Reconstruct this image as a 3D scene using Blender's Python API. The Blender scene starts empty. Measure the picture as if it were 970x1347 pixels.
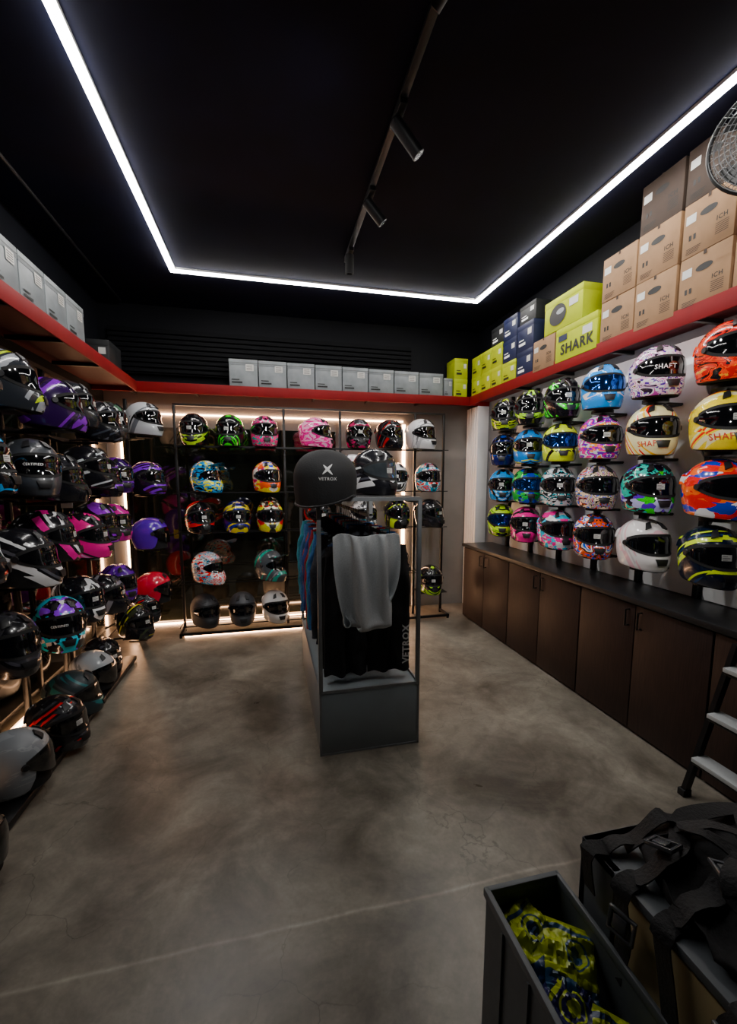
import bpy, bmesh, math, random
import numpy as np
from mathutils import Vector, Matrix, Euler, noise
from mathutils.bvhtree import BVHTree
random.seed(7)
SC = bpy.context.scene
COL = SC.collection
pi = math.pi

# ------------------------------------------------------------------ materials
def lin(c):
    return tuple(((x/12.92) if x <= 0.04045 else ((x+0.055)/1.055)**2.4) for x in c)
def rgb(h):
    h = h.lstrip('#'); return lin(tuple(int(h[i:i+2], 16)/255 for i in (0, 2, 4)))
def vivid(c, k=1.3):
    l = sum(c)/3; return tuple(max(0.002, min(1, l+(x-l)*k)) for x in c)
def base_mat(name):
    m = bpy.data.materials.new(name); m.use_nodes = True
    nt = m.node_tree; return m, nt, nt.nodes['Principled BSDF']
def mat(name, col, rough=0.5, metal=0.0, var=0.12, scale=30, bump=0.0, coat=0.0, spec=0.5, stretch=None):
    if isinstance(col, str): col = rgb(col)
    m, nt, b = base_mat(name)
    tc = nt.nodes.new('ShaderNodeTexCoord'); n = nt.nodes.new('ShaderNodeTexNoise')
    n.inputs['Scale'].default_value = scale; n.inputs['Detail'].default_value = 4
    if stretch:
        mp = nt.nodes.new('ShaderNodeMapping'); mp.inputs['Scale'].default_value = stretch
        nt.links.new(tc.outputs['Object'], mp.inputs[0]); nt.links.new(mp.outputs[0], n.inputs['Vector'])
    else:
        nt.links.new(tc.outputs['Object'], n.inputs['Vector'])
    r = nt.nodes.new('ShaderNodeValToRGB')
    r.color_ramp.elements[0].position = 0.3; r.color_ramp.elements[1].position = 0.7
    r.color_ramp.elements[0].color = tuple(c*(1-var) for c in col)+(1,)
    r.color_ramp.elements[1].color = tuple(min(1, c*(1+var)) for c in col)+(1,)
    nt.links.new(n.outputs['Fac'], r.inputs[0]); nt.links.new(r.outputs[0], b.inputs['Base Color'])
    b.inputs['Roughness'].default_value = rough; b.inputs['Metallic'].default_value = metal
    b.inputs['Coat Weight'].default_value = coat; b.inputs['Specular IOR Level'].default_value = spec
    if bump:
        bp = nt.nodes.new('ShaderNodeBump'); bp.inputs['Strength'].default_value = bump
        bp.inputs['Distance'].default_value = 0.01
        nt.links.new(n.outputs['Fac'], bp.inputs['Height']); nt.links.new(bp.outputs[0], b.inputs['Normal'])
    return m
def emit(name, col, s):
    m, nt, b = base_mat(name)
    b.inputs['Base Color'].default_value = (0.8, 0.8, 0.8, 1)
    b.inputs['Emission Color'].default_value = col+(1,); b.inputs['Emission Strength'].default_value = s
    return m
def graphic(name, cols, seed, style='swirl', rough=0.22, scale=1.0):
    m, nt, b = base_mat(name)
    N = nt.nodes.new; L = nt.links.new
    tc = N('ShaderNodeTexCoord'); sp = N('ShaderNodeSeparateXYZ'); ab = N('ShaderNodeMath'); ab.operation = 'ABSOLUTE'
    cb = N('ShaderNodeCombineXYZ'); mp = N('ShaderNodeMapping')
    L(tc.outputs['Object'], sp.inputs[0]); L(sp.outputs[0], ab.inputs[0]); L(ab.outputs[0], cb.inputs[0])
    L(sp.outputs[1], cb.inputs[1]); L(sp.outputs[2], cb.inputs[2]); L(cb.outputs[0], mp.inputs[0])
    rnd = random.Random(seed)
    mp.inputs['Location'].default_value = (rnd.uniform(-3, 3), rnd.uniform(-3, 3), rnd.uniform(-3, 3))
    mp.inputs['Rotation'].default_value = (rnd.uniform(-.6, .6), rnd.uniform(-.6, .6), rnd.uniform(-.5, .5))
    r = N('ShaderNodeValToRGB'); r.color_ramp.interpolation = 'CONSTANT'
    cols = [vivid(rgb(c)) if isinstance(c, str) else c for c in cols]
    if style == 'plain':
        seq = [cols[0], cols[0]]
        stops = [0, .5]
        if len(cols) > 1: seq = [cols[0], cols[1], cols[0]]; stops = [0, .60, .68]
    elif style == 'line':
        c1 = cols[1]; c2 = cols[2] if len(cols) > 2 else cols[1]
        p = rnd.uniform(.0, .2)
        seq = [cols[0], c1, cols[0], c2, cols[0], c1, cols[0]]
        stops = [0, .22+p, .38+p, .44+p, .50+p, .72, .78]
    else:
        seq = []
        k = 8 if len(cols) > 2 else 6
        last = None
        for i in range(k):
            c = cols[0] if i % 2 == 0 and style == 'swirl' else rnd.choice(cols)
            if c == last: c = rnd.choice([q for q in cols if q != last])
            seq.append(c); last = c
        if style in ('swirl', 'shard'): stops = [i/k for i in range(k)]
        else: stops = [.30+.40*i/k for i in range(k)]
        stops[0] = 0
    e = r.color_ramp.elements
    e[0].position = 0; e[0].color = seq[0]+(1,); e[1].position = stops[1]; e[1].color = seq[1]+(1,)
    for i in range(2, len(seq)):
        q = e.new(stops[i]); q.color = seq[i]+(1,)
    if style == 'swirl':
        t = N('ShaderNodeTexWave'); t.inputs['Scale'].default_value = 1.5*scale; t.inputs['Distortion'].default_value = 5
        t.inputs['Detail'].default_value = 1.5; t.inputs['Detail Scale'].default_value = 2.6
        t.bands_direction = 'DIAGONAL'
        mp.inputs['Scale'].default_value = (1.4, .8, 1.6)
        out = t.outputs['Fac']
    elif style == 'line':
        mp.inputs['Rotation'].default_value = (rnd.uniform(.3, 1.1)*rnd.choice((-1, 1)), rnd.uniform(-.3, .3), rnd.uniform(-.5, .5))
        v = N('ShaderNodeTexVoronoi'); v.inputs['Scale'].default_value = 6.5; L(mp.outputs[0], v.inputs['Vector'])
        ms = N('ShaderNodeMix'); ms.data_type = 'VECTOR'; ms.inputs[0].default_value = .06
        L(mp.outputs[0], ms.inputs[4]); L(v.outputs['Color'], ms.inputs[5])
        t = N('ShaderNodeTexWave'); t.wave_profile = 'SAW'; t.bands_direction = 'Z'; t.inputs['Scale'].default_value = 1.5*scale
        t.inputs['Distortion'].default_value = 2.0; t.inputs['Detail'].default_value = 0; t.inputs['Detail Scale'].default_value = 1.6
        L(ms.outputs[1], t.inputs['Vector']); out = t.outputs['Fac']
    elif style == 'shard':
        t = N('ShaderNodeTexVoronoi'); t.inputs['Scale'].default_value = 15*scale; t.distance = 'MANHATTAN'
        mp.inputs['Scale'].default_value = (1.0, .6, 1.5)
        s2 = N('ShaderNodeSeparateColor'); L(t.outputs['Color'], s2.inputs[0]); out = s2.outputs[0]
        n2 = N('ShaderNodeTexNoise'); n2.inputs['Scale'].default_value = 24
        mx = N('ShaderNodeMix'); mx.data_type = 'VECTOR'; mx.inputs[0].default_value = .03
        L(mp.outputs[0], n2.inputs['Vector']); L(mp.outputs[0], mx.inputs[4]); L(n2.outputs['Color'], mx.inputs[5])
        L(mx.outputs[1], t.inputs['Vector'])
    else:
        t = N('ShaderNodeTexNoise'); t.inputs['Scale'].default_value = 8*scale
        t.inputs['Detail'].default_value = rnd.choice((.6, 1.5, 2.5)); t.inputs['Distortion'].default_value = rnd.choice((.3, 1.2, 2.2))
        mp.inputs['Scale'].default_value = (1.5, .6, 1.8)
        out = t.outputs['Fac']
    if style not in ('shard', 'line'): L(mp.outputs[0], t.inputs['Vector'])
    L(out, r.inputs[0]); final = r.outputs[0]
    if style in ('splash', 'shard') and len(cols) > 2:
        v2 = N('ShaderNodeTexVoronoi'); v2.inputs['Scale'].default_value = 40*scale; v2.distance = 'CHEBYCHEV'; L(mp.outputs[0], v2.inputs['Vector'])
        s3 = N('ShaderNodeSeparateColor'); L(v2.outputs['Color'], s3.inputs[0])
        r3 = N('ShaderNodeValToRGB'); r3.color_ramp.interpolation = 'CONSTANT'; e3 = r3.color_ramp.elements
        cc = [rnd.choice(cols) for _ in range(4)]
        e3[0].position = 0; e3[0].color = cc[0]+(1,); e3[1].position = .3; e3[1].color = cc[1]+(1,)
        for i, p in ((2, .55), (3, .8)): q = e3.new(p); q.color = cc[i]+(1,)
        L(s3.outputs[1], r3.inputs[0])
        nm = N('ShaderNodeTexNoise'); nm.inputs['Scale'].default_value = 9; nm.inputs['Detail'].default_value = 0; L(mp.outputs[0], nm.inputs['Vector'])
        gt = N('ShaderNodeMath'); gt.operation = 'GREATER_THAN'; gt.inputs[1].default_value = .56; L(nm.outputs['Fac'], gt.inputs[0])
        mm = N('ShaderNodeMix'); mm.data_type = 'RGBA'; L(gt.outputs[0], mm.inputs[0]); L(final, mm.inputs[6]); L(r3.outputs[0], mm.inputs[7]); final = mm.outputs[2]
    L(final, b.inputs['Base Color'])
    b.inputs['Roughness'].default_value = rough; b.inputs['Coat Weight'].default_value = .5 if rough < .4 else 0
    b.inputs['Coat Roughness'].default_value = .06
    return m

M = {}
M['black'] = mat('black_plastic', '#19191c', .45, var=.2)
M['buckle'] = mat('grey_buckle_plastic', '#4a4d52', .25, var=.15, coat=.5)
M['rubber'] = mat('black_rubber', '#0e0e10', .8, var=.2)
M['metal_black'] = mat('black_painted_steel', '#101012', .4, .2, var=.15)
M['frame'] = mat('mid_grey_steel', '#868b8f', .4, .2, var=.1)
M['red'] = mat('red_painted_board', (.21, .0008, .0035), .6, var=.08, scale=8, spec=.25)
M['redu'] = mat('shaded_red_board', (.07, .001, .003), .6, var=.1, scale=8, spec=.3)  # same red, darkened for the shade under the shelf
M['grey_paint'] = mat('blue_grey_laminate', '#8a959b', .5, var=.05, scale=6)
M['cab'] = mat('dark_wood_laminate', '#2c1c17', .52, var=.34, scale=5, bump=.05, stretch=(1, 30, 1.4), spec=.35)
M['cabtop'] = mat('black_laminate_top', '#1e1e20', .36, var=.15)
M['visor'] = mat('smoke_visor', '#08090c', .07, var=.1, coat=1)
M['visor_c'] = mat('clear_grey_visor', '#4a5258', .06, .5, var=.1, coat=1)
M['visor_b'] = mat('iridium_visor', '#1c4f9c', .08, .9, var=.3, scale=6)
M['pad'] = mat('padding_fabric', '#121214', .95, var=.3, bump=.3)
M['white'] = mat('white_sticker', '#d0d0cc', .5, var=.03)
M['panel'] = mat('pale_ribs_and_light_patches', '#f4f5f6', .45, var=.04, scale=4)  # pale corner ribs, and the boards that imitate light on the wall
M['tag'] = mat('yellow_paper_tag', '#c8c83c', .6, var=.03)
M['ink'] = mat('dark_print', '#101010', .6, var=.05)
M['redink'] = mat('red_print', '#d02810', .5, var=.05)
M['wtext'] = mat('white_print', (1, 1, 1), .5, var=.01)
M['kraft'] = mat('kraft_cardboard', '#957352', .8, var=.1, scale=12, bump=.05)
M['kraftd'] = mat('shaded_kraft_and_tape', '#3c2e25', .8, var=.1, scale=12)  # kraft darkened as shade on the top cartons; also the tape colour
M['carton_g'] = mat('silver_grey_cardboard', '#7d8488', .45, var=.2, scale=9)
M['carton_y'] = mat('fluorescent_yellow_cardboard', (.44, .53, .002), .6, var=.06, scale=9, spec=.2)
M['carton_n'] = mat('navy_cardboard', (.004, .010, .055), .5, var=.1, scale=9)
M['carton_k'] = mat('charcoal_cardboard', '#14171a', .6, var=.1, scale=9)
M['steel'] = mat('brushed_aluminium', '#b4b8ba', .4, .25, var=.08, stretch=(2, 60, 2))
M['wire'] = mat('grey_wire', '#8a8d90', .4, .3, var=.08)
M['crate'] = mat('dark_grey_crate_plastic', '#565c61', .5, var=.08)
M['cream'] = mat('cream_cardboard', '#a09068', .7, var=.08, scale=8)
M['fabric_k'] = mat('black_fabric', '#131316', .9, var=.35, scale=90, bump=.25)
M['fabric_g'] = mat('heather_grey_fabric', '#b8bdc0', .95, var=.14, scale=220, bump=.2)
M['fabric_d'] = mat('charcoal_fabric', '#363a42', .9, var=.3, scale=90, bump=.25)
M['web'] = mat('black_webbing', '#17171a', .75, var=.4, scale=140, bump=.3)
M['cover'] = mat('black_stretch_fabric', '#17181b', .75, var=.15, scale=120, bump=.15)
M['led'] = emit('led_cool_white', (1.0, .96, .915), 54)
M['ledw'] = emit('led_warm_white', (1.0, .52, .26), 38)
M['wall_fill'] = emit('wall_fill_glow', (1.0, .93, .87), 14)  # glow of the added fill strip behind the right shelf lip
M['lens'] = mat('dark_spot_lens', '#30302e', .2, var=.1, coat=1)

def floor_mat():
    m, nt, b = base_mat('polished_concrete'); N = nt.nodes.new; L = nt.links.new
    tc = N('ShaderNodeTexCoord')
    def ns(sc, det, rough=.6, dist=0, stretch=None, rot=0):
        n = N('ShaderNodeTexNoise'); n.inputs['Scale'].default_value = sc; n.inputs['Detail'].default_value = det; n.inputs['Roughness'].default_value = rough; n.inputs['Distortion'].default_value = dist
        if stretch:
            mp = N('ShaderNodeMapping'); mp.inputs['Scale'].default_value = stretch; mp.inputs['Rotation'].default_value = (0, 0, rot); L(tc.outputs['Object'], mp.inputs[0]); L(mp.outputs[0], n.inputs['Vector'])
        else: L(tc.outputs['Object'], n.inputs['Vector'])
        return n.outputs['Fac']
    def ramp(f, p0, c0, p1, c1):
        r = N('ShaderNodeValToRGB'); r.color_ramp.elements[0].position = p0; r.color_ramp.elements[1].position = p1
        r.color_ramp.elements[0].color = c0+(1,); r.color_ramp.elements[1].color = c1+(1,); L(f, r.inputs[0]); return r.outputs[0]
    def mul(a, c, fac=1):
        x = N('ShaderNodeMix'); x.data_type = 'RGBA'; x.blend_type = 'MULTIPLY'; x.inputs[0].default_value = fac; L(a, x.inputs[6]); L(c, x.inputs[7]); return x.outputs[2]
    n1 = ns(2.0, 10, .62, .6)
    c = ramp(n1, .34, rgb('#5b544a'), .66, rgb('#979083'))
    g = lambda v: (v, v, v)
    c = mul(c, ramp(ns(.9, 3, .5, .6), .35, g(.82), .62, g(1.10)))
    c = mul(c, ramp(ns(5.5, 5, .55, 1.8), .38, g(.86), .62, g(1.08)))
    c = mul(c, ramp(ns(60, 3), .3, g(.90), .65, g(1.05)))
    n2 = N('ShaderNodeTexNoise'); n2.inputs['Scale'].default_value = 2.5; n2.inputs['Detail'].default_value = 8
    L(tc.outputs['Object'], n2.inputs['Vector'])
    mx = N('ShaderNodeMix'); mx.data_type = 'VECTOR'; mx.inputs[0].default_value = .34
    L(tc.outputs['Object'], mx.inputs[4]); L(n2.outputs['Color'], mx.inputs[5])
    v = N('ShaderNodeTexVoronoi'); v.feature = 'DISTANCE_TO_EDGE'; v.inputs['Scale'].default_value = 3.0
    L(mx.outputs[1], v.inputs['Vector'])
    cr = ramp(v.outputs['Distance'], 0, g(.60), .008, g(1.0))
    n3 = ns(1.5, 2)
    gg = N('ShaderNodeMapRange'); gg.inputs[1].default_value = .42; gg.inputs[2].default_value = .58; L(n3, gg.inputs[0])
    mc = N('ShaderNodeMix'); mc.data_type = 'RGBA'; L(gg.outputs[0], mc.inputs[0]); mc.inputs[6].default_value = (1, 1, 1, 1); L(cr, mc.inputs[7])
    c = mul(c, mc.outputs[2])
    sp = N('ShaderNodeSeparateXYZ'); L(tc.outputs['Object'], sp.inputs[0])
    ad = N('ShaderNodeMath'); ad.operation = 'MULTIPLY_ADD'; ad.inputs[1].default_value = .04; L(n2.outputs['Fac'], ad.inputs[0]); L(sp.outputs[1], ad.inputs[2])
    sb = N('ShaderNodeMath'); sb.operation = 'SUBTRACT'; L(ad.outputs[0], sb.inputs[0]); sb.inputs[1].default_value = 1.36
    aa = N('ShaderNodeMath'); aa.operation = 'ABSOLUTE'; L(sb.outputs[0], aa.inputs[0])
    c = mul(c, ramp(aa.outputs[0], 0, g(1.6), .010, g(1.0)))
    L(c, b.inputs['Base Color'])
    rr = N('ShaderNodeMapRange'); rr.inputs[3].default_value = .18; rr.inputs[4].default_value = .50; L(n1, rr.inputs[0]); L(rr.outputs[0], b.inputs['Roughness'])
    bp = N('ShaderNodeBump'); bp.inputs['Strength'].default_value = .12; bp.inputs['Distance'].default_value = .012
    L(n1, bp.inputs['Height']); L(bp.outputs[0], b.inputs['Normal'])
    return m
M['floor'] = floor_mat()
M['ceil'] = mat('black_navy_ceiling_paint', (.0022, .0035, .0170), .85, var=.3, scale=3, bump=.05, spec=.2)
M['wall_dark'] = mat('black_wall_paint', (.004, .005, .009), .85, var=.2, scale=4, spec=.2)

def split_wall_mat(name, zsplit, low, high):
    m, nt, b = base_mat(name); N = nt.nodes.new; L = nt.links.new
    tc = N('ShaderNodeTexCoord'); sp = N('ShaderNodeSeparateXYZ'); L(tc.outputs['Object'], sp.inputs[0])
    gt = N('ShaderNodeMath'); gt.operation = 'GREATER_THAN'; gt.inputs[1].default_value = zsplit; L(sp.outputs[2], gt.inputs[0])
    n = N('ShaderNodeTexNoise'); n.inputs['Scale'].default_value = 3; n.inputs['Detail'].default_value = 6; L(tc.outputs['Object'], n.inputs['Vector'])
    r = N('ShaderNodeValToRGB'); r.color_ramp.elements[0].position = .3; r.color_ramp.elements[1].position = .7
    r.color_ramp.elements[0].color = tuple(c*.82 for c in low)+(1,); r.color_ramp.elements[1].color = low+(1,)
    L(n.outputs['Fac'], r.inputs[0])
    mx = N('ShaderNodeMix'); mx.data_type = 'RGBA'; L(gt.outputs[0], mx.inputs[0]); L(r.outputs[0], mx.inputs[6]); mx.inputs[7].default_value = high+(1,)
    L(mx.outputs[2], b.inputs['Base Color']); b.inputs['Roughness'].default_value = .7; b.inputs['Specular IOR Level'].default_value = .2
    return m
M['wall_r'] = split_wall_mat('shaded_side_wall_paint', 2.5, rgb('#6c6d70'), (.006, .007, .011))  # lower grey darkened to imitate shade around the light-patch boards
M['wall_b'] = split_wall_mat('grey_back_wall_paint', 2.5, rgb('#8c8a88'), (.003, .0035, .006))
M['mirror'] = mat('dark_tinted_glass', '#14160f', .06, .0, var=.15, scale=3, coat=1, spec=.9)

# ------------------------------------------------------------------ mesh builder
class MB:
    def __init__(s): s.v = []; s.f = []
    def add(s, v, f):
        o = len(s.v); s.v += [Vector(a) for a in v]; s.f += [tuple(i+o for i in q) for q in f]; return s
    def box(s, x0, x1, y0, y1, z0, z1, bev=0.0, seg=2):
        bm = bmesh.new(); bmesh.ops.create_cube(bm, size=1)
        for v in bm.verts:
            v.co = Vector(((x0+x1)/2+v.co.x*(x1-x0), (y0+y1)/2+v.co.y*(y1-y0), (z0+z1)/2+v.co.z*(z1-z0)))
        if bev: bmesh.ops.bevel(bm, geom=bm.edges[:], offset=bev, segments=seg, affect='EDGES', profile=.5)
        bm.verts.index_update()
        s.add([v.co.copy() for v in bm.verts], [[v.index for v in f.verts] for f in bm.faces]); bm.free(); return s
    def tube(s, pts, r, n=10, caps=True):
        pts = [Vector(p) for p in pts]; k = len(pts)
        rs = r if isinstance(r, (list, tuple)) else [r]*k
        T = []
        for i in range(k):
            a = pts[max(0, i-1)]; b = pts[min(k-1, i+1)]; T.append((b-a).normalized())
        ref = Vector((0, 0, 1)) if abs(T[0].z) < .9 else Vector((1, 0, 0))
        nrm = T[0].cross(ref).normalized(); V = []; F = []
        for i in range(k):
            nrm = (nrm-T[i]*nrm.dot(T[i])).normalized(); bi = T[i].cross(nrm)
            for j in range(n):
                a = 2*pi*j/n; V.append(pts[i]+(nrm*math.cos(a)+bi*math.sin(a))*rs[i])
        for i in range(k-1):
            for j in range(n):
                F.append((i*n+j, i*n+(j+1) % n, (i+1)*n+(j+1) % n, (i+1)*n+j))
        if caps: F.append(tuple(range(n))); F.append(tuple((k-1)*n+j for j in range(n)))
        return s.add(V, F)
    def cyl(s, p0, p1, r, r2=None, n=16):
        return s.tube([p0, p1], [r, r if r2 is None else r2], n)
    def torus(s, c, ax, R, r, n=32, m=6):
        ax = Vector(ax).normalized(); ref = Vector((0, 0, 1)) if abs(ax.z) < .9 else Vector((1, 0, 0))
        a = ax.cross(ref).normalized(); b = ax.cross(a); V = []; F = []; c = Vector(c)
        for i in range(n):
            t = 2*pi*i/n; d = a*math.cos(t)+b*math.sin(t)
            for j in range(m):
                q = 2*pi*j/m; V.append(c+d*(R+r*math.cos(q))+ax*r*math.sin(q))
        for i in range(n):
            for j in range(m):
                F.append((i*m+j, i*m+(j+1) % m, ((i+1) % n)*m+(j+1) % m, ((i+1) % n)*m+j))
        return s.add(V, F)
    def grid(s, fn, nu, nv, wrap=False):
        V = []; F = []; cu = nu if wrap else nu+1
        for j in range(nv+1):
            for i in range(cu): V.append(fn(i/nu, j/nv))
        for j in range(nv):
            for i in range(nu):
                i2 = (i+1) % cu if wrap else i+1
                F.append((j*cu+i, j*cu+i2, (j+1)*cu+i2, (j+1)*cu+i))
        return s.add(V, F)
    def ribbon(s, pts, side, w, t):
        pts = [Vector(p) for p in pts]; k = len(pts); V = []; F = []
        for i in range(k):
            T = (pts[min(k-1, i+1)]-pts[max(0, i-1)]).normalized()
            sd = Vector(side(i) if callable(side) else side); sd = (sd-T*sd.dot(T)).normalized(); nn = T.cross(sd)
            for a, b in ((-1, -1), (1, -1), (1, 1), (-1, 1)): V.append(pts[i]+sd*a*w/2+nn*b*t/2)
        for i in range(k-1):
            for j in range(4): F.append((i*4+j, i*4+(j+1) % 4, i*4+4+(j+1) % 4, i*4+4+j))
        F.append((0, 1, 2, 3)); F.append(tuple((k-1)*4+j for j in range(4)))
        return s.add(V, F)
    def mesh(s, name, ang=40):
        me = bpy.data.meshes.new(name); me.from_pydata([tuple(v) for v in s.v], [], s.f); me.validate()
        bm = bmesh.new(); bm.from_mesh(me); bmesh.ops.remove_doubles(bm, verts=bm.verts, dist=1e-6)
        bmesh.ops.recalc_face_normals(bm, faces=bm.faces); bm.to_mesh(me); bm.free()
        me.shade_smooth(); me.set_sharp_from_angle(angle=math.radians(ang)); return me
def part(parent, name, mb, m, label=None, ang=40):
    me = mb.mesh(name, ang) if isinstance(mb, MB) else mb
    o = bpy.data.objects.new(name, me); COL.objects.link(o)
    if m is not None:
        if len(me.materials) == 0: me.materials.append(m)
        elif me.materials[0] != m:
            o.material_slots[0].link = 'OBJECT'; o.material_slots[0].material = m
    if parent: o.parent = parent
    if label: o['label'] = label
    return o
def thing(name, loc, label, cat, rot=0, group=None, scale=1, tilt=None):
    o = bpy.data.objects.new(name, None); o.empty_display_size = .05; COL.objects.link(o)
    o.location = loc; o.rotation_euler = (tilt[0] if tilt else 0, tilt[1] if tilt else 0, rot); o.scale = (scale,)*3
    o['label'] = label; o['category'] = cat
    if group: o['group'] = group
    return o
def solo(name, mb, m, label, cat, loc=(0, 0, 0), group=None, ang=40):
    o = part(None, name, mb, m, ang=ang); o.location = loc; o['label'] = label; o['category'] = cat
    if group: o['group'] = group
    return o
def struct(name, mb, m):
    o = part(None, name, mb, m); o['kind'] = 'structure'; o['label'] = name.replace('_', ' '); return o

_tc = {}
def text_geo(s, size=1.0, off=.008):
    key = (s, off)
    if key not in _tc:
        c = bpy.data.curves.new('t', 'FONT'); c.body = s; c.size = 1; c.align_x = 'CENTER'; c.align_y = 'CENTER'; c.resolution_u = 2; c.offset = off; c.space_character = 1.12
        o = bpy.data.objects.new('t', c); COL.objects.link(o); bpy.context.view_layer.update()
        me = bpy.data.meshes.new_from_object(o)
        bm = bmesh.new(); bm.from_mesh(me); bmesh.ops.triangulate(bm, faces=bm.faces)
        bmesh.ops.subdivide_edges(bm, edges=[e for e in bm.edges if e.calc_length() > .35], cuts=1, use_grid_fill=False)
        bmesh.ops.triangulate(bm, faces=bm.faces); bm.verts.index_update()
        _tc[key] = ([v.co.copy() for v in bm.verts], [[v.index for v in f.verts] for f in bm.faces]); bm.free()
        bpy.data.objects.remove(o)
    v, f = _tc[key]; return [q*size for q in v], f
def text_mb(mb, s, size, fn, off=.008):
    v, f = text_geo(s, size, off); mb.add([fn(q.x, q.y) for q in v], f); return mb

# ------------------------------------------------------------------ room
struct('floor', MB().box(-1.75, 2.65, -1.6, 5.05, -.1, 0), M['floor'])
struct('ceiling', MB().box(-1.75, 2.65, -1.6, 5.05, 3.3, 3.4), M['ceil'])
struct('wall_left', MB().box(-1.75, -1.6, -1.6, 5.05, 0, 3.3), M['wall_dark'])
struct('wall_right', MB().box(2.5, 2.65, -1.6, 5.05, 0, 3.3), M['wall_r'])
struct('wall_back', MB().box(-1.6, 2.5, 4.9, 5.05, 0, 3.3), M['wall_b'])
m = MB().box(-1.5, 1.62, 4.84, 4.9, 2.62, 3.06)
for k in range(9):
    z = 2.63+.047*k
    m.add([(-1.5, 4.84, z), (1.62, 4.84, z), (1.62, 4.82, z+.008), (-1.5, 4.82, z+.008), (-1.5, 4.82, z+.034), (1.62, 4.82, z+.034), (-1.5, 4.84, z+.040), (1.62, 4.84, z+.040)], [(0, 1, 2, 3), (3, 2, 5, 4), (4, 5, 7, 6)])
struct('trim_1', m, mat('black_slatted_shutter', (.0018, .0022, .0035), .7, .0, var=.15, spec=.15))
m = MB()
for k in range(5): m.box(2.36, 2.5, 4.60+.06*k, 4.645+.06*k, 0.0, 2.4, .006)
struct('trim_2', m, M['panel'])
solo('wall_mirror', MB().box(-1.6, -1.59, 1.0, 4.85, .02, 2.35), M['mirror'], 'dark tinted glass panel on the wall behind helmets', 'mirror')
solo('wall_mirror', MB().box(-1.45, .75, 4.888, 4.9, .02, 2.1), M['mirror'], 'dark tinted glass panel behind the helmet rack', 'mirror')
struct('trim_3', MB().tube([(-1.36, -1, 3.285), (-1.36, 4.8, 3.285)], .012), M['black'])

def red_shelf(x0, x1, y0, y1, lip, label):
    t = thing('wall_shelf', ((x0+x1)/2, (y0+y1)/2, 2.40), label, 'shelf')
    hx = (x1-x0)/2; hy = (y1-y0)/2
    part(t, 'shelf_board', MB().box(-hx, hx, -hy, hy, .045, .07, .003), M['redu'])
    m = MB()
    if lip == 'x-': m.box(-hx-.012, -hx, -hy, hy, 0, .095, .002)
    if lip == 'x+': m.box(hx, hx+.012, -hy, hy, 0, .095, .002)
    if lip == 'y-': m.box(-hx, hx, -hy-.012, -hy, 0, .095, .002)
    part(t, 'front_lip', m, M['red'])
    n = int(max(hx, hy)*2/.6)
    for i in range(n):
        b = MB(); s = -max(hx, hy)+.3+i*.6
        if hx < hy: b.box(-hx+.03, hx, s-.012, s+.012, .02, .045)
        else: b.box(s-.012, s+.012, -hy+.01, hy, .02, .045)
        part(t, 'bracket', b, M['metal_black'])
    return t
rs_ = red_shelf(2.26, 2.5, .5, 4.6, 'x-', 'long red painted shelf carrying helmet cartons above wall displays')
part(rs_, 'hidden_fill_strip', MB().box(-.118, -.106, -1.1, 2.0, .032, .0445), M['wall_fill'], 'added fill strip hidden behind the lip, brightens the wall')  # added light, hidden by the lip, to brighten the helmet wall
red_shelf(-1.6, -1.22, .5, 4.6, 'x+', 'long red painted shelf above the stocked helmet rack')
red_shelf(-1.6, 2.5, 4.612, 4.9, 'y-', 'red painted shelf carrying grey cartons above back rack')
SZ = 2.47

# ------------------------------------------------------------------ LEDs
def led(x0, x1, y0, y1, label):
    cx, cy = (x0+x1)/2, (y0+y1)/2; a = (x1-x0)/2; b = (y1-y0)/2
    t = thing('linear_light', (cx, cy, 3.3), label, 'led light', group='cool white linear lights on the ceiling')
    part(t, 'housing', MB().box(-a, a, -b, b, -.018, 0), M['wtext'])
    part(t, 'diffuser', MB().box(-a+.001, a-.001, -b+.001, b-.001, -.026, -.018), M['led'])
led(-.753, -.708, 1.40, 4.058, 'cool white linear light on the black ceiling')
led(1.992, 2.037, 1.40, 4.058, 'cool white linear light on ceiling above wall helmets')
led(-.707, 1.991, 4.013, 4.058, 'cool white linear light joining the two long ones')
def strip(x0, x1, y0, y1, z0, z1, label):
    c = ((x0+x1)/2, (y0+y1)/2, (z0+z1)/2)
    solo('led_strip', MB().box(x0-c[0], x1-c[0], y0-c[1], y1-c[1], z0-c[2], z1-c[2]), M['ledw'], label, 'led light', c, 'warm led strips behind the racks')
strip(-1.42, 1.55, 4.885, 4.9, 2.228, 2.242, 'warm white strip along top of helmet rack')
strip(1.545, 1.580, 4.885, 4.9, 0, 2.2, 'vertical warm white strip on the back wall')
strip(-1.47, -1.450, 4.88, 4.9, 0, 2.15, 'vertical warm white strip in the rack corner')
strip(-1.3, 1.5, 4.84, 4.86, 0, .014, 'warm white strip low behind the helmet rack')
strip(-.86, .9, 4.40, 4.412, 0, .012, 'warm white strip on the floor along rack base')
strip(-1.59, -1.575, 1.4, 4.5, 0, .02, 'warm white strip low behind the side rack')

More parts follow.
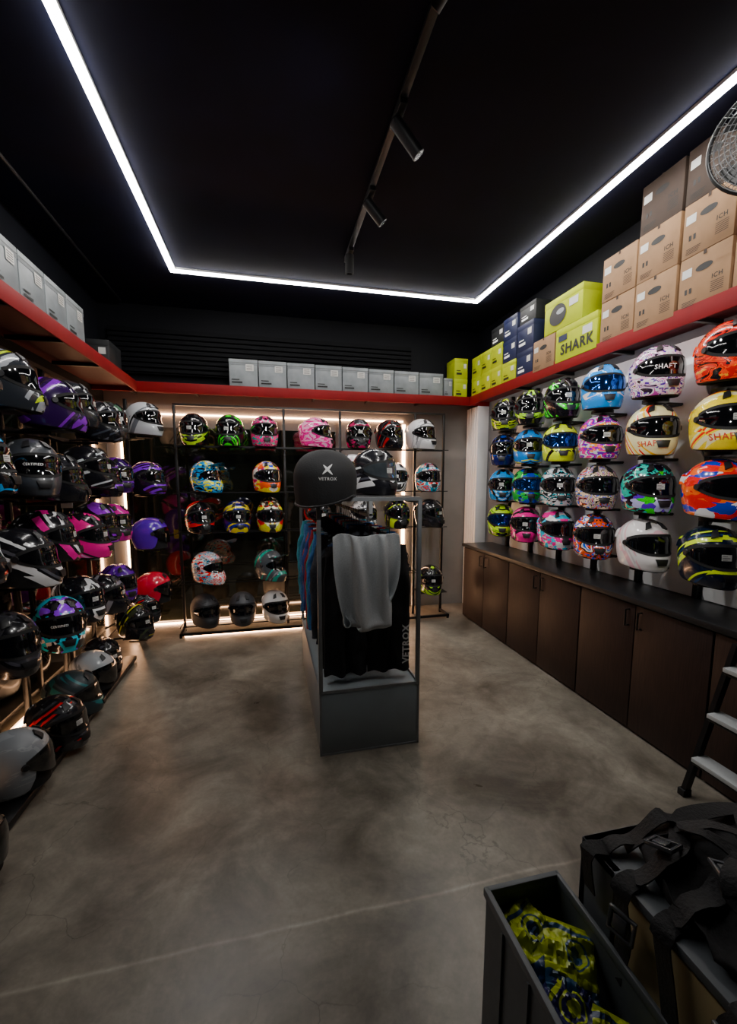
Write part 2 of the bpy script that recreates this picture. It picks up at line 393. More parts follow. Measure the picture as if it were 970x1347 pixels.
# ------------------------------------------------------------------ track light
t = thing('ceiling_track', (.645, 2.3, 3.3), 'black straight lighting track on the dark ceiling', 'lighting track')
part(t, 'track_rail', MB().box(-.018, .018, -3.2, 1.2, -.022, 0, .003), M['metal_black'])
part(t, 'power_feed', MB().box(-.02, .02, 1.16, 1.24, -.045, 0, .004), M['black'])
def spot(y, d, lab, L=.13, W=0, cone=95, drop=.035):
    t = thing('track_spotlight', (.645, y, 3.278), lab, 'spotlight', group='spotlights on the ceiling track')
    part(t, 'adapter', MB().box(-.018, .018, -.08, .08, -.026, 0, .003).cyl((0, 0, -.02), (0, 0, -drop-.02), .008), M['black'])
    d = Vector(d).normalized()
    c = Vector((0, 0, -drop-.03)); a = c-d*.03; b = c+d*L
    part(t, 'lamp_housing', MB().cyl(a, b, .031, n=24).tube([a-d*.006, a], [.026, .031], 24), M['black'])
    part(t, 'lens', MB().cyl(b-d*.002, b+d*.001, .025, n=24), M['lens'])
    if W:
        l = bpy.data.lights.new('spot_bulb', 'SPOT'); l.energy = W; l.spot_size = math.radians(cone); l.spot_blend = .8; l.shadow_soft_size = .06; l.color = (1, .975, .94)
        o = bpy.data.objects.new('spot_bulb', l); COL.objects.link(o); o.parent = t; o.location = b+d*.012
        o.rotation_euler = d.to_track_quat('-Z', 'Y').to_euler()
spot(1.46, (-.5, .75, -.55), 'black cylinder spotlight on the ceiling track', W=50, cone=110)
spot(2.14, (.62, -.05, -.72), 'black cylinder spotlight tilted towards wall helmets', L=.15, W=50, cone=120)
spot(2.74, (.66, .0, -.70), 'black cylinder spotlight tilted outward with rim glint', L=.12, W=55, cone=120)
spot(3.42, (.02, .15, -1), 'small black cylinder spotlight hanging at track end', L=.10, W=18, cone=70, drop=.02)
spot(.75, (-.72, .72, -.40), 'added out-of-view black fill spotlight aimed at the side rack', W=75, cone=75)  # added out of view as fill light on the side rack
spot(.35, (-.05, 1, -.52), 'added out-of-view black fill spotlight aimed at the back rack', W=135, cone=48)  # added out of view to brighten the back rack and gondola
spot(-.05, (.62, .75, -.38), 'added out-of-view black fill spotlight aimed at the helmet wall', W=115, cone=52)  # added out of view to brighten the helmet wall

# ------------------------------------------------------------------ helmets
ZT = .15
def sm(t): t = max(0, min(1, t)); return t*t*(3-2*t)
def S(u, z, chin=.03):
    if z >= 0:
        q = math.sqrt(max(0, 1-(min(1, z/ZT))**2.2)); w = .13*q; f = .155*q; b = .165*q; t = 0
    else:
        t = min(1, -z/.14); q = 1
        w = .13*(1-.14*t*t); f = .155+chin*sm(t/.7)-.012*sm((t-.7)/.3); b = .165-.04*t*t
    cx = math.sin(u); cy = math.cos(u)
    x = w*math.copysign(abs(cx)**.92, cx)
    if cy > 0: x *= 1-.12*t*cy
    y = -f*cy if cy > 0 else -b*cy
    return Vector((x, y, z+.145))
def Nrm(u, z, chin=.03):
    e = .01; z = min(z, .147)
    a = S(u+e, z, chin)-S(u-e, z, chin); b = S(u, min(z+.002, .1495), chin)-S(u, z-.002, chin)
    n = a.cross(b)
    if n.length < 1e-9: return Vector((0, 0, 1))
    n.normalize()
    return n if n.dot(S(u, z, chin)-Vector((0, 0, .145))) > 0 else -n
def shell(zb, chin=.03):
    nu = 48; rows = [ZT*math.cos(a*pi/2/11) for a in range(12)]; rows += [-.013*i-.001 for i in range(1, 11)]
    full = ZT-rows[-1]
    m = MB()
    def fn(s, t):
        u = 2*pi*s; r = rows[round(t*(len(rows)-1))]; z = ZT-(ZT-r)*(ZT-zb(u))/full
        return S(u, z, chin)
    m.grid(fn, nu, len(rows)-1, True)
    def rim(s, t):
        u = 2*pi*s; p = S(u, zb(u), chin); k = [1, .975, .93][round(t*2)]; dz = [0, -.004, .004][round(t*2)]
        return Vector((p.x*k, p.y*k, p.z+dz))
    m.grid(rim, nu, 2, True)
    return m
def padding(zb, chin=.03):
    m = MB(); nu = 48
    prof = [(.96, -.002), (.93, -.009), (.84, -.010), (.74, .0), (.70, .03), (.68, .07), (.5, .11), (.05, .13)]
    def fn(s, t):
        u = 2*pi*s; p = S(u, zb(u), chin); k, dz = prof[round(t*(len(prof)-1))]
        return Vector((p.x*k, p.y*k, p.z+dz if t < .6 else min(.26, .05+dz+.02)))
    m.grid(fn, nu, len(prof)-1, True); return m
def patch(m, fn, nu, nv, off, chin=.03, drop=.003):
    def g(s, t):
        edge = s < 0 or s > 1 or t < 0 or t > 1
        s2 = max(0, min(1, s)); t2 = max(0, min(1, t)); u, z = fn(s2, t2)
        return S(u, z, chin)+Nrm(u, z, chin)*(-drop if edge else off)
    def gg(a, b):
        i = round(a*(nu+2))-1; j = round(b*(nv+2))-1
        return g(i/nu, j/nv)
    m.grid(gg, nu+2, nv+2); return m
def visor_fn(U, zt, zb, k=1.0, g=0.0):
    def fn(s, t):
        u = (s*2-1)*(U+g); q = min(1, abs(u)/(U+g))
        a = zt+g*.3-(zt-.022)*q**3.0; b = zb-g*.3+(abs(zb)+.004)*q**2.6
        return u, a+(b-a)*t
    return fn
HM = {}
zb_full = lambda u: -.130-.014*math.cos(u)
def zb_open(u):
    a = abs(((u+pi) % (2*pi))-pi); return .035+(-.125-.035)*sm((a-.85)/.55)
HM['shell_full'] = shell(zb_full).mesh('helmet_shell', 50)
HM['shell_moto'] = shell(zb_full, .065).mesh('helmet_shell_cross', 50)
HM['shell_open'] = shell(zb_open).mesh('helmet_shell_open', 50)
HM['pad_full'] = padding(zb_full).mesh('helmet_padding', 60)
HM['pad_moto'] = padding(zb_full, .065).mesh('helmet_padding', 60)
HM['pad_open'] = MB().grid(lambda s, t: (lambda p, k: Vector((p.x*k, p.y*k, .012 if t < .01 else (.02+.19*math.sin(t*pi/2)))))(S(2*pi*s, -.10, 0), [.9, .88, .86, .82, .75, .55, .02][round(t*6)]), 40, 6, True).mesh('helmet_liner', 60)
HM['visor'] = patch(MB(), visor_fn(1.26, .054, -.042), 30, 6, .0045).mesh('helmet_visor', 60)
HM['seal'] = patch(MB(), visor_fn(1.26, .054, -.042, g=.05), 30, 6, .0022).mesh('helmet_seal', 60)
HM['visor_moto'] = patch(MB(), visor_fn(1.0, .056, -.038), 24, 6, .002, .065).mesh('goggle_port', 60)
def vo(s, t):
    u = (s*2-1)*1.32; q = abs(s*2-1); a = .062-.03*q**3; b = -.085+.085*q**2.2; return u, a+(b-a)*t
HM['visor_open'] = patch(MB(), vo, 30, 8, .006, 0).mesh('open_visor', 60)
for sgn in (-1, 1):
    m = MB(); p = S(sgn*1.34, .008); n = Nrm(sgn*1.34, .008); m.cyl(p-n*.004, p+n*.010, .019, .014, 18); HM['hinge%d' % sgn] = m.mesh('visor_hinge')
    m = MB(); patch(m, lambda s, t: (sgn*(.28+.28*s), .10+.03*t-.01*s), 5, 4, .009); HM['top_vent%d' % sgn] = m.mesh('top_vent')
m = MB(); patch(m, lambda s, t: ((s*2-1)*.26*(1-.3*t), -.072-.034*t), 10, 3, .007); HM['chin_vent'] = m.mesh('chin_vent')
m = MB(); patch(m, lambda s, t: (pi+(s*2-1)*.75, .085-.045*t-.02*abs(s*2-1)), 14, 4, .012)
HM['spoiler'] = m.mesh('spoiler')
m = MB()
def pk(s, t):
    a = (s*2-1); u = a*.95; base = S(u, .075); d = t
    return Vector((base.x*(1-.18*d), base.y-.005-.125*d*(1-.25*a*a), base.z+.012+.035*d-.03*a*a*d))
m.grid(pk, 16, 6); m.grid(lambda s, t: pk(s, t)+Vector((0, 0, .008*(1-t)+.002)), 16, 6)
HM['peak'] = m.mesh('peak', 60)
m = MB(); patch(m, lambda s, t: (-.22+.26*s, .020-.030*t), 8, 4, .0055); HM['sticker'] = m.mesh('sticker')
def wrap_text(s, size, u0, z0, off, chin=.03):
    m = MB(); text_mb(m, s, size, lambda x, y: S(u0+x/.15, z0+y, chin)+Nrm(u0+x/.15, z0+y, chin)*off); return m.mesh('lettering')
HM['t_SHAFT'] = wrap_text('SHAFT', .044, -.52, -.086, .0015)
HM['t_SHAFT_visor'] = wrap_text('SHAFT', .034, -.22, .003, .0058)
HM['t_CERTIFIED'] = wrap_text('CERTIFIED', .017, -.25, .010, .0058)
m = MB()
for i in range(3):
    patch(m, lambda s, t: (-.20+.20*s*(1 if i % 2 else .7), .014-.009*i-.002*t), 4, 1, .0062)
HM['sticker_print'] = m.mesh('sticker_print')

hcount = 0
def helmet(x, y, z, rotdeg, desc, cols, style='swirl', kind='full', visor='visor', where='', group=None, text=None, tmat='wtext', sticker=None, seed=None, scale=1.0, rough=.2, accent=None, gs=1.0, tag=False, tilt=None):
    global hcount; hcount += 1
    seed = hcount*13 if seed is None else seed
    kn = {'full': 'full-face', 'moto': 'off-road', 'open': 'open-face'}[kind]
    t = thing('motorcycle_helmet', (x, y, z), f'{desc} {kn} helmet {where}', 'helmet', math.radians(rotdeg), group, scale, tilt)
    g = graphic('helmet_paint', cols, seed, style, rough, gs)
    part(t, 'shell', HM['shell_'+kind], g)
    part(t, 'padding', HM['pad_'+kind], M['pad'])
    am = accent or M['black']
    for sg in (-1, 1): part(t, 'visor_hinge', HM['hinge%d' % sg], M['black'])
    if kind != 'moto':
        for sg in (-1, 1): part(t, 'top_vent', HM['top_vent%d' % sg], am)
    if kind == 'full':
        part(t, 'visor_seal', HM['seal'], M['rubber']); part(t, 'visor', HM['visor'], M[visor])
        part(t, 'chin_vent', HM['chin_vent'], am); part(t, 'spoiler', HM['spoiler'], g)
        st = sticker if sticker is not None else (hcount % 3 != 0)
        if text: part(t, 'lettering', HM['t_'+text], M[tmat])
        if st and text in (None, 'SHAFT'): part(t, 'sticker', HM['sticker'], M['white']); part(t, 'sticker_print', HM['sticker_print'], M['ink'])
    elif kind == 'moto':
        part(t, 'goggle_opening', HM['visor_moto'], M[visor]); part(t, 'peak', HM['peak'], g)
        part(t, 'chin_vent', HM['chin_vent'], am)
    else:
        part(t, 'visor', HM['visor_open'], M[visor])
    if tag:
        part(t, 'price_tag', MB().box(.134, .137, -.045, .02, -.05, .055), M['tag'] if tag == 'y' else M['white'], 'paper price tag')
    return t

K = '#101014'
cY = [3.86, 3.44, 3.02, 2.60, 2.18, 1.76]; rZ = [2.185, 1.85, 1.51, 1.165]
HB = .15
W_ = '#eeeef0'
RW = [
 [('black and lime', [K, '#b7d321', '#c8dc40'], 'line'), ('black and green', [K, '#9fd421', '#3c4044'], 'line'), ('black and bright green', [K, '#28d030', '#50e050'], 'line'), ('sky blue and white', ['#2a9ae8', '#f0f0f0', '#2a9ae8'], 'plain'), ('white, violet and black', [W_, '#b25a9c', '#2a2030', '#e8c0d8', '#5a3c8c', W_], 'splash'), ('black and orange flame', [K, '#f2641a', '#f8a820', '#c81a14', K], 'splash')],
 [('navy and black', ['#16225c', K, '#2a6ad0'], 'line'), ('blue and yellow', ['#1a8ad8', '#e0e81c', '#0e1a40'], 'line'), ('fluorescent yellow and black', ['#dcf01a', '#101010', '#e4f41a'], 'line'), ('white, pink and violet', [W_, '#f05aa8', '#7a3ab8', '#f8a03a', W_], 'splash'), ('cream, red and yellow', ['#f4ecc0', '#f0c020', '#d8261a'], 'line'), ('cream and red lettered', ['#f0d860', '#f4eac0', '#e81f1f'], 'line')],
 [('light blue and black', ['#2aa0e8', K, '#c8e8f8'], 'line'), ('black, green and blue', [K, '#2fb050', '#2e4cb0'], 'shard'), ('white, teal and black', [W_, '#1aaab8', K, W_], 'splash'), ('orange, blue and black', ['#f4701c', '#1a80e0', K, '#f8e0c8'], 'splash'), ('green, purple and teal', ['#6a2ac0', '#20c0b0', '#2fc83a', '#181020', '#c8c8f0'], 'shard'), ('white, orange and red', [W_, '#e83018', '#f07820', '#d81818', W_, '#2a4ab0'], 'shard')],
 [('lime and black', ['#c0ec20', K, '#6aaa10'], 'line'), ('magenta and black', ['#f0389c', K, '#f8a0d0'], 'line'), ('white, pink and cyan', [W_, '#f05aa0', '#30c8e8', '#303038', W_], 'shard'), ('orange, blue and white', ['#f86c1a', '#2a70e0', '#f8f0e8', '#201a20'], 'splash'), ('white and pink floral', ['#f0ecec', '#ecc8d0', '#d8d4d6'], 'line'), ('navy with yellow lines', ['#141c2c', '#d8f01c', '#283c60'], 'line')]]
for ci, y in enumerate(cY):
    t = thing('wall_display_upright', (2.5, y, .85), 'black slotted steel upright with helmet arms on wall', 'display stand', group='black uprights on the helmet wall')
    part(t, 'upright_bar', MB().box(-.04, 0, .015+.19, .045+.19, .0, 1.56, .002), M['metal_black'])
    for ri, z in enumerate(rZ):
        part(t, 'arm', MB().box(-.03, -.018, 0, .21, z-HB-.85-.03, z-HB-.85-.012).cyl((-.02, 0, z-HB-.85-.02), (-.22, 0, z-HB-.85-.02), .008).cyl((-.22, 0, z-HB-.85-.022), (-.22, 0, z-HB-.85-.002), .07, n=20), M['metal_black'])
for yc in cY+[1.34]:  # wavy pale boards imitate light patches between the helmet shadows
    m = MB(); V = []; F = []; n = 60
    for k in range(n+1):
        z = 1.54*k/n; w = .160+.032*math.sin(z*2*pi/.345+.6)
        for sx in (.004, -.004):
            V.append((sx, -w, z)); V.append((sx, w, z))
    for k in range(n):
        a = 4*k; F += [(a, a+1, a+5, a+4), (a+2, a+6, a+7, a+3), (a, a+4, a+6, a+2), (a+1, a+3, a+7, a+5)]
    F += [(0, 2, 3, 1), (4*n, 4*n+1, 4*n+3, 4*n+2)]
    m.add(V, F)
    solo('light_patch_board', m, M['panel'], 'pale wavy-edged board imitating a light patch behind helmets', 'painted light patch', (2.492, yc, .85), 'wavy light-patch boards on the helmet wall')
for ri, row in enumerate(RW):
    for ci, (d, c, st) in enumerate(row):
        kw = {}
        if (ri, ci) in ((1, 4), (1, 5)): kw = dict(text='SHAFT', tmat='redink')
        if (ri, ci) == (0, 4): kw = dict(text='SHAFT_visor')
        helmet(2.27, cY[ci], rZ[ri]-HB, -20+random.uniform(-9, 9)-(8 if ci < 2 else 0), d, c, st, 'full', 'visor_b' if (ri+ci) % 7 == 3 else 'visor',
               'on the light grey wall display', 'helmets on the light grey wall', scale=1.03, sticker=(ri+ci) % 2 == 0, gs=1.3, **kw)

# --- back rack
t = thing('helmet_rack', (.5, 4.6, 0), 'black steel open rack with thin rails of helmets', 'rack')
UX = [-.89, .164, .754, 1.60, 1.94]
for x in UX: part(t, 'upright', MB().box(x-.5-.013, x-.5+.013, -.013, .013, 0, 2.28, .002), M['metal_black'])
part(t, 'top_rail', MB().box(-1.40, 1.45, -.012, .012, 2.28, 2.30), M['metal_black'])
part(t, 'base_rail', MB().box(-1.40, 1.45, -.24, -.215, .02, .045).box(-1.4, -1.375, -.24, 0, .02, .045).box(1.43, 1.453, -.24, 0, .02, .045), M['metal_black'])
for x in (-1.39, 1.44): part(t, 'foot', MB().cyl((x, -.227, 0), (x, -.227, .02), .014), M['rubber'])
brz = [2.03, 1.59, 1.20, .70, .27]
for ri, x0, x1 in [(0, -.86, 1.90), (1, -.86, 1.90), (2, -.86, 1.90), (3, -.86, 1.90), (4, -.86, .6)]:
    z = brz[ri]-HB; m = MB()
    if ri == 3: x1 = 1.56
    for yy in (-.245, -.115): m.box(x0-.5, x1-.5, yy, yy+.008, z-.010, z-.001)
    for xx in UX[:4]:
        if x0-.1 <= xx <= x1+.1: m.box(xx-.504, xx-.496, -.245, -.0, z-.018, z-.010)
    part(t, 'rack_shelf', m, M['metal_black'])
part(t, 'rack_shelf', MB().box(1.1, 1.42, -.24, -.014, .30, .308), M['metal_black'])
def BR(x, r, *a, **k):
    z = brz[r]-HB if r < 10 else .31
    k.setdefault('where', 'on the black steel rack'); k.setdefault('group', 'helmets on the back rack'); k.setdefault('scale', 1.03)
    helmet(x, 4.42, z, k.pop('rot', random.uniform(-10, 45)), *a, **k)
BR(-.683, 0, 'black and lime', [K, '#b0d820', '#b0d820'], 'line')
BR(-.354, 0, 'black and bright green', [K, '#34d028', '#34d028'], 'line')
BR(-.030, 0, 'black, pink and teal', [K, '#f03a94', '#2aaaa0'], 'splash')
BR(.47, 0, 'pink and pale pink', ['#f050a8', '#f8c0dc', '#d82a8c', '#f050a8'], 'splash', rot=60)
BR(.92, 0, 'black and magenta', ['#2a1420', '#b02c64', K, '#5a5a60'], 'shard')
BR(1.25, 0, 'dark red and black', [K, '#a81c1c', '#4a4a4e'], 'line')
BR(1.60, 0, 'white and grey', [W_, '#c8c8cc', '#8a8c90'], 'line', sticker=False, scale=1.1)
BR(-.60, 1, 'sky blue and black', ['#24a0e0', K, '#e0e840', '#24a0e0'], 'splash', kind='moto', rot=40)
BR(-.02, 1, 'multicoloured orange and blue', ['#f87020', '#2a60e0', '#f0e020', '#d02070', '#f0f0f0'], 'shard')
BR(.93, 1, 'black and grey', ['#1f1f24', '#a0a0a8', '#606068'], 'line')
BR(1.32, 1, 'white and black', [W_, '#303034', '#808084'], 'line')
BR(1.69, 1, 'red, white and blue', ['#f0241c', W_, '#2aa0c0', K], 'splash')
BR(-.67, 2, 'black and red', [K, '#d81a1c', '#d81a1c'], 'line')
BR(-.32, 2, 'navy and yellow', ['#1c2880', '#e0d020', '#0a0a20'], 'line')
BR(.0, 2, 'yellow, green and red', ['#d8dc30', '#2a2a20', '#d83030', '#e8e8d0'], 'shard')
BR(.48, 2, 'black and red', [K, '#b02020', '#404044'], 'line')
BR(.97, 2, 'white and grey', [W_, '#808488', '#303034'], 'splash')
BR(1.34, 2, 'black and lime', [K, '#c0dc28', '#50541c'], 'line')
BR(1.71, 2, 'matt black', ['#1c1c1f', '#36363c'], 'plain')
BR(-.62, 3, 'red, white and blue', ['#e02424', W_, '#2aa8d0', '#25252a'], 'splash', kind='moto', rot=45)
BR(-.02, 3, 'grey and teal', ['#4c5054', '#2aa090', '#808488'], 'line', kind='moto', rot=40)
BR(.48, 3, 'dark grey', ['#2c2c30', '#484850'], 'plain')
BR(.93, 3, 'black', ['#1f1f24', '#34343a'], 'plain')
BR(1.32, 3, 'black and grey', ['#1f1f24', '#65686c'], 'line')
BR(-.66, 4, 'matt black', ['#26262a', '#36363a'], 'plain', rough=.5, sticker=False)
BR(-.30, 4, 'dark grey', ['#3c3e42', '#3c3e42'], 'plain', rough=.5, sticker=False)
BR(.03, 4, 'white and black', ['#f4f4f4', '#f4f4f4'], 'plain', rot=20, sticker=False)
BR(1.74, 10, 'black and lime', [K, '#a8e01c', '#a8e01c'], 'line', seed=5)

# --- left rack
LRK = thing('helmet_rack', (-1.5, 2.8, 0), 'black steel side rack with short arms carrying helmets', 'rack')
for y in (1.55, 2.30, 2.92, 3.45, 3.98):
    part(LRK, 'upright', MB().box(-.015, .015, y-2.8-.015, y-2.8+.015, 0.0, 2.30, .002), M['metal_black'])
part(LRK, 'top_rail', MB().box(-.012, .012, -1.25, 1.19, 2.30, 2.325), M['metal_black'])
part(LRK, 'base_shelf', MB().box(-.0, .34, -1.25, 1.10, .012, .048, .004), M['metal_black'])
for y in (-1.2, 0, 1.05): part(LRK, 'foot', MB().cyl((.3, y, 0), (.3, y, .014), .02), M['rubber'])
lrz = [2.03, 1.63, 1.24, .77, .38]
for z in lrz[:4]:
    part(LRK, 'cross_rail', MB().box(-.01, .01, -1.25, 1.18, z-HB-.035, z-HB-.015), M['metal_black'])
part(LRK, 'cross_rail', MB().box(-.01, .01, 1.0, 1.45, lrz[4]-HB-.035, lrz[4]-HB-.015), M['metal_black'])
def LR(y, r, *a, **k):
    dz = k.pop('dz', 0)
    x = k.pop('x', -1.22)
    z = lrz[r]-HB+dz if r < 9 else .05
    if r < 9:
        m = MB().tube([(0, y-2.8, lrz[r]-HB-.025), (.1, y-2.8, z-.016), (x+1.5, y-2.8, z-.016)], .009, 8)
        m.box(x+1.5-.08, x+1.5+.09, y-2.8-.075, y-2.8+.075, z-.010, z-.002, .002)
        part(LRK, 'arm', m, M['metal_black'])
    k.setdefault('where', 'on the black side rack'); k.setdefault('group', 'helmets on the side rack'); k.setdefault('scale', .95)
    helmet(x, y, z, k.pop('rot', random.choice([60, 75, 95, 20, 45, 110])+random.uniform(-8, 8)), *a, **k)
KK = '#17171b'
LR(2.04, 0, 'black, white and red', [KK, '#606068', '#d81a1c'], 'line', rot=95)
LR(2.40, 0, 'grey and lime', ['#2a2d32', '#a0a4aa', '#c0d81c'], 'line', rot=105)
LR(2.75, 0, 'purple and black', ['#2a1840', '#8040b0', '#1c1424'], 'line', dz=-.05, x=-1.17, rot=110)
LR(3.10, 0, 'dark grey', ['#26282c', '#50545c', '#1c1c20'], 'line', dz=.01, rot=100)
LR(3.44, 0, 'glossy black', [KK, '#3c4048', '#606068'], 'line', dz=-.05, rot=80, x=-1.18)
LR(3.78, 0, 'black and dark green', ['#1c2020', '#4c6454', '#8c948c'], 'line', rot=60, dz=.0)
LR(2.12, 1, 'black and blue', [K, '#2aa8e8', '#242428'], 'line', rot=90, dz=.02)
LR(2.50, 1, 'matt dark grey', ['#3c3f44', '#3c3f44'], 'plain', text='CERTIFIED', rough=.35, rot=42, x=-1.17)
LR(2.85, 1, 'glossy black', [KK, '#2c2c30'], 'plain', rot=95, dz=-.05, sticker=False, tag='w')
LR(3.20, 1, 'black and white lettered', [KK, '#d8dce0', '#404044'], 'line', rot=85, dz=.02, x=-1.18)
LR(3.54, 1, 'black and violet', [KK, '#9048d0', '#404044'], 'line', rot=65, dz=-.04)
LR(3.88, 1, 'purple and black', ['#3a1c5c', '#8a40c8', '#d0a8f0'], 'line', rot=45, dz=-.02)
LR(1.96, 2, 'black and red', [KK, '#c81e24', '#48484c'], 'line', dz=.05)
LR(2.32, 2, 'black and white', [KK, W_, '#5a5a60'], 'line', rot=95, dz=-.04, x=-1.17)
LR(2.67, 2, 'black, pink and white', [KK, '#f84aa8', W_], 'line', rot=100, dz=.02)
LR(3.02, 2, 'pink and black', ['#f03a9c', KK, '#f8b0d8'], 'line', rot=85, dz=-.02, x=-1.17, tag='w')
LR(3.38, 2, 'black and violet', [KK, '#a03ad0', '#606068'], 'line', rot=75, dz=.03)
LR(3.74, 2, 'magenta and violet', ['#d038a0', '#2a1438', '#f060b8'], 'line', rot=50)
LR(2.24, 3, 'glossy black', [KK, '#38383c', '#505058'], 'line', dz=.05, sticker=False)
LR(2.68, 3, 'black, violet and cyan', ['#18141c', '#a060e8', '#48c8e0', W_, '#18141c'], 'shard', text='CERTIFIED', rot=35, x=-1.18)
LR(3.05, 3, 'black and white', [KK, W_, '#808088'], 'line', rot=60, dz=.04)
LR(3.42, 3, 'glossy black', [KK, '#808088', '#404048'], 'line', rot=90, dz=-.03, tag='y')
LR(3.77, 3, 'deep purple', ['#5a2090', '#7a3ab8', '#341848'], 'line', rot=50, dz=-.02)
LR(3.88, 4, 'black and yellow', [KK, '#3a4030', '#d8d828'], 'line', x=-1.15, rot=60)
LR(4.20, 4, 'black and grey', [KK, '#505458', '#c02028'], 'line', x=-1.15, rot=50, dz=.04, scale=.9)
LR(1.77, 9, 'charcoal', ['#1c1c20', '#c8c8cc', '#1c1c20'], 'plain', x=-1.17, kind='open', rot=70, scale=.9)
LR(2.27, 9, 'light grey', ['#8e9296', '#a0a4a8'], 'plain', x=-1.25, kind='open', rot=120, rough=.4, scale=1)
LR(2.64, 9, 'black with red mark', ['#1a1a1d', '#38383c', '#d81c1c'], 'line', x=-1.22, rot=70)
LR(2.98, 9, 'dark teal and grey', ['#2c363a', '#3a7074', '#505458'], 'line', x=-1.28, rough=.4, rot=100)
LR(3.32, 9, 'white and pale grey', ['#b8bcc0', '#84888c', '#d0d4d8'], 'line', x=-1.28, kind='open', rot=80)
LR(3.64, 9, 'glossy black', [KK, '#505058'], 'plain', x=-1.33, rot=60, scale=.9)
t = thing('helmet_pole_stand', (-1.28, 4.46, 0), 'black corner pole carrying four helmets', 'display stand')
part(t, 'pole', MB().box(-.015, .015, -.015, .015, 0, 2.3, .002).box(-.08, .08, -.08, .08, 0, .01), M['metal_black'])
CP = [(2.10, 'white, grey and black', ['#d0d4d8', '#7a7e84', K, '#d0d4d8'], 'line', 'full'), (1.58, 'black and purple', ['#1c1824', '#8a40d0', '#8a40d0'], 'line', 'full'),
      (1.07, 'purple', ['#5c28a4', '#5c28a4'], 'plain', 'open'), (.56, 'glossy crimson', ['#c80850', '#c80850'], 'plain', 'open')]
for z, d, c, st, kd in CP:
    part(t, 'arm', MB().tube([(0, 0, z-HB-.02), (.1, -.1, z-HB-.02), (.2, -.2, z-HB-.02)], .009).cyl((.2, -.2, z-HB-.02), (.2, -.2, z-HB-.004), .07), M['metal_black'])
    helmet(-1.08, 4.26, z-HB, 95 if z < 1.1 else 60, d, c, st, kd, where='on the corner pole stand', group='helmets on the corner stand', sticker=False, tag='y' if z == 1.07 else False)

# ------------------------------------------------------------------ cabinets
for i, y1 in enumerate((4.42, 3.48, 2.54, 1.60)):
    y0 = y1-.935; w = .935
    t = thing('base_cabinet', (2.32, (y0+y1)/2, 0), 'dark brown two-door base cabinet with black bar handles', 'cabinet', group='dark cabinets under the helmet wall')
    part(t, 'body', MB().box(-.155, .178, -w/2, w/2, .0, .81, .002), M['cab'])
    for s in (-1, 1):
        ya, yb = sorted((s*.003, s*(w/2-.003)))
        d = part(t, 'door', MB().box(-.176, -.156, ya, yb, .015, .80, .003), M['cab'])
        yh = s*.045
        part(d, 'handle', MB().tube([(-.176, yh, .665), (-.205, yh, .665), (-.205, yh, .765), (-.176, yh, .765)], .006, 8), M['metal_black'], 'black bar handle')
solo('cabinet_countertop', MB().box(-.2, .178, -1.93, 1.93, 0, .035, .004), M['cabtop'], 'long black laminate countertop over dark brown cabinets', 'countertop', (2.32, 2.50, .811))

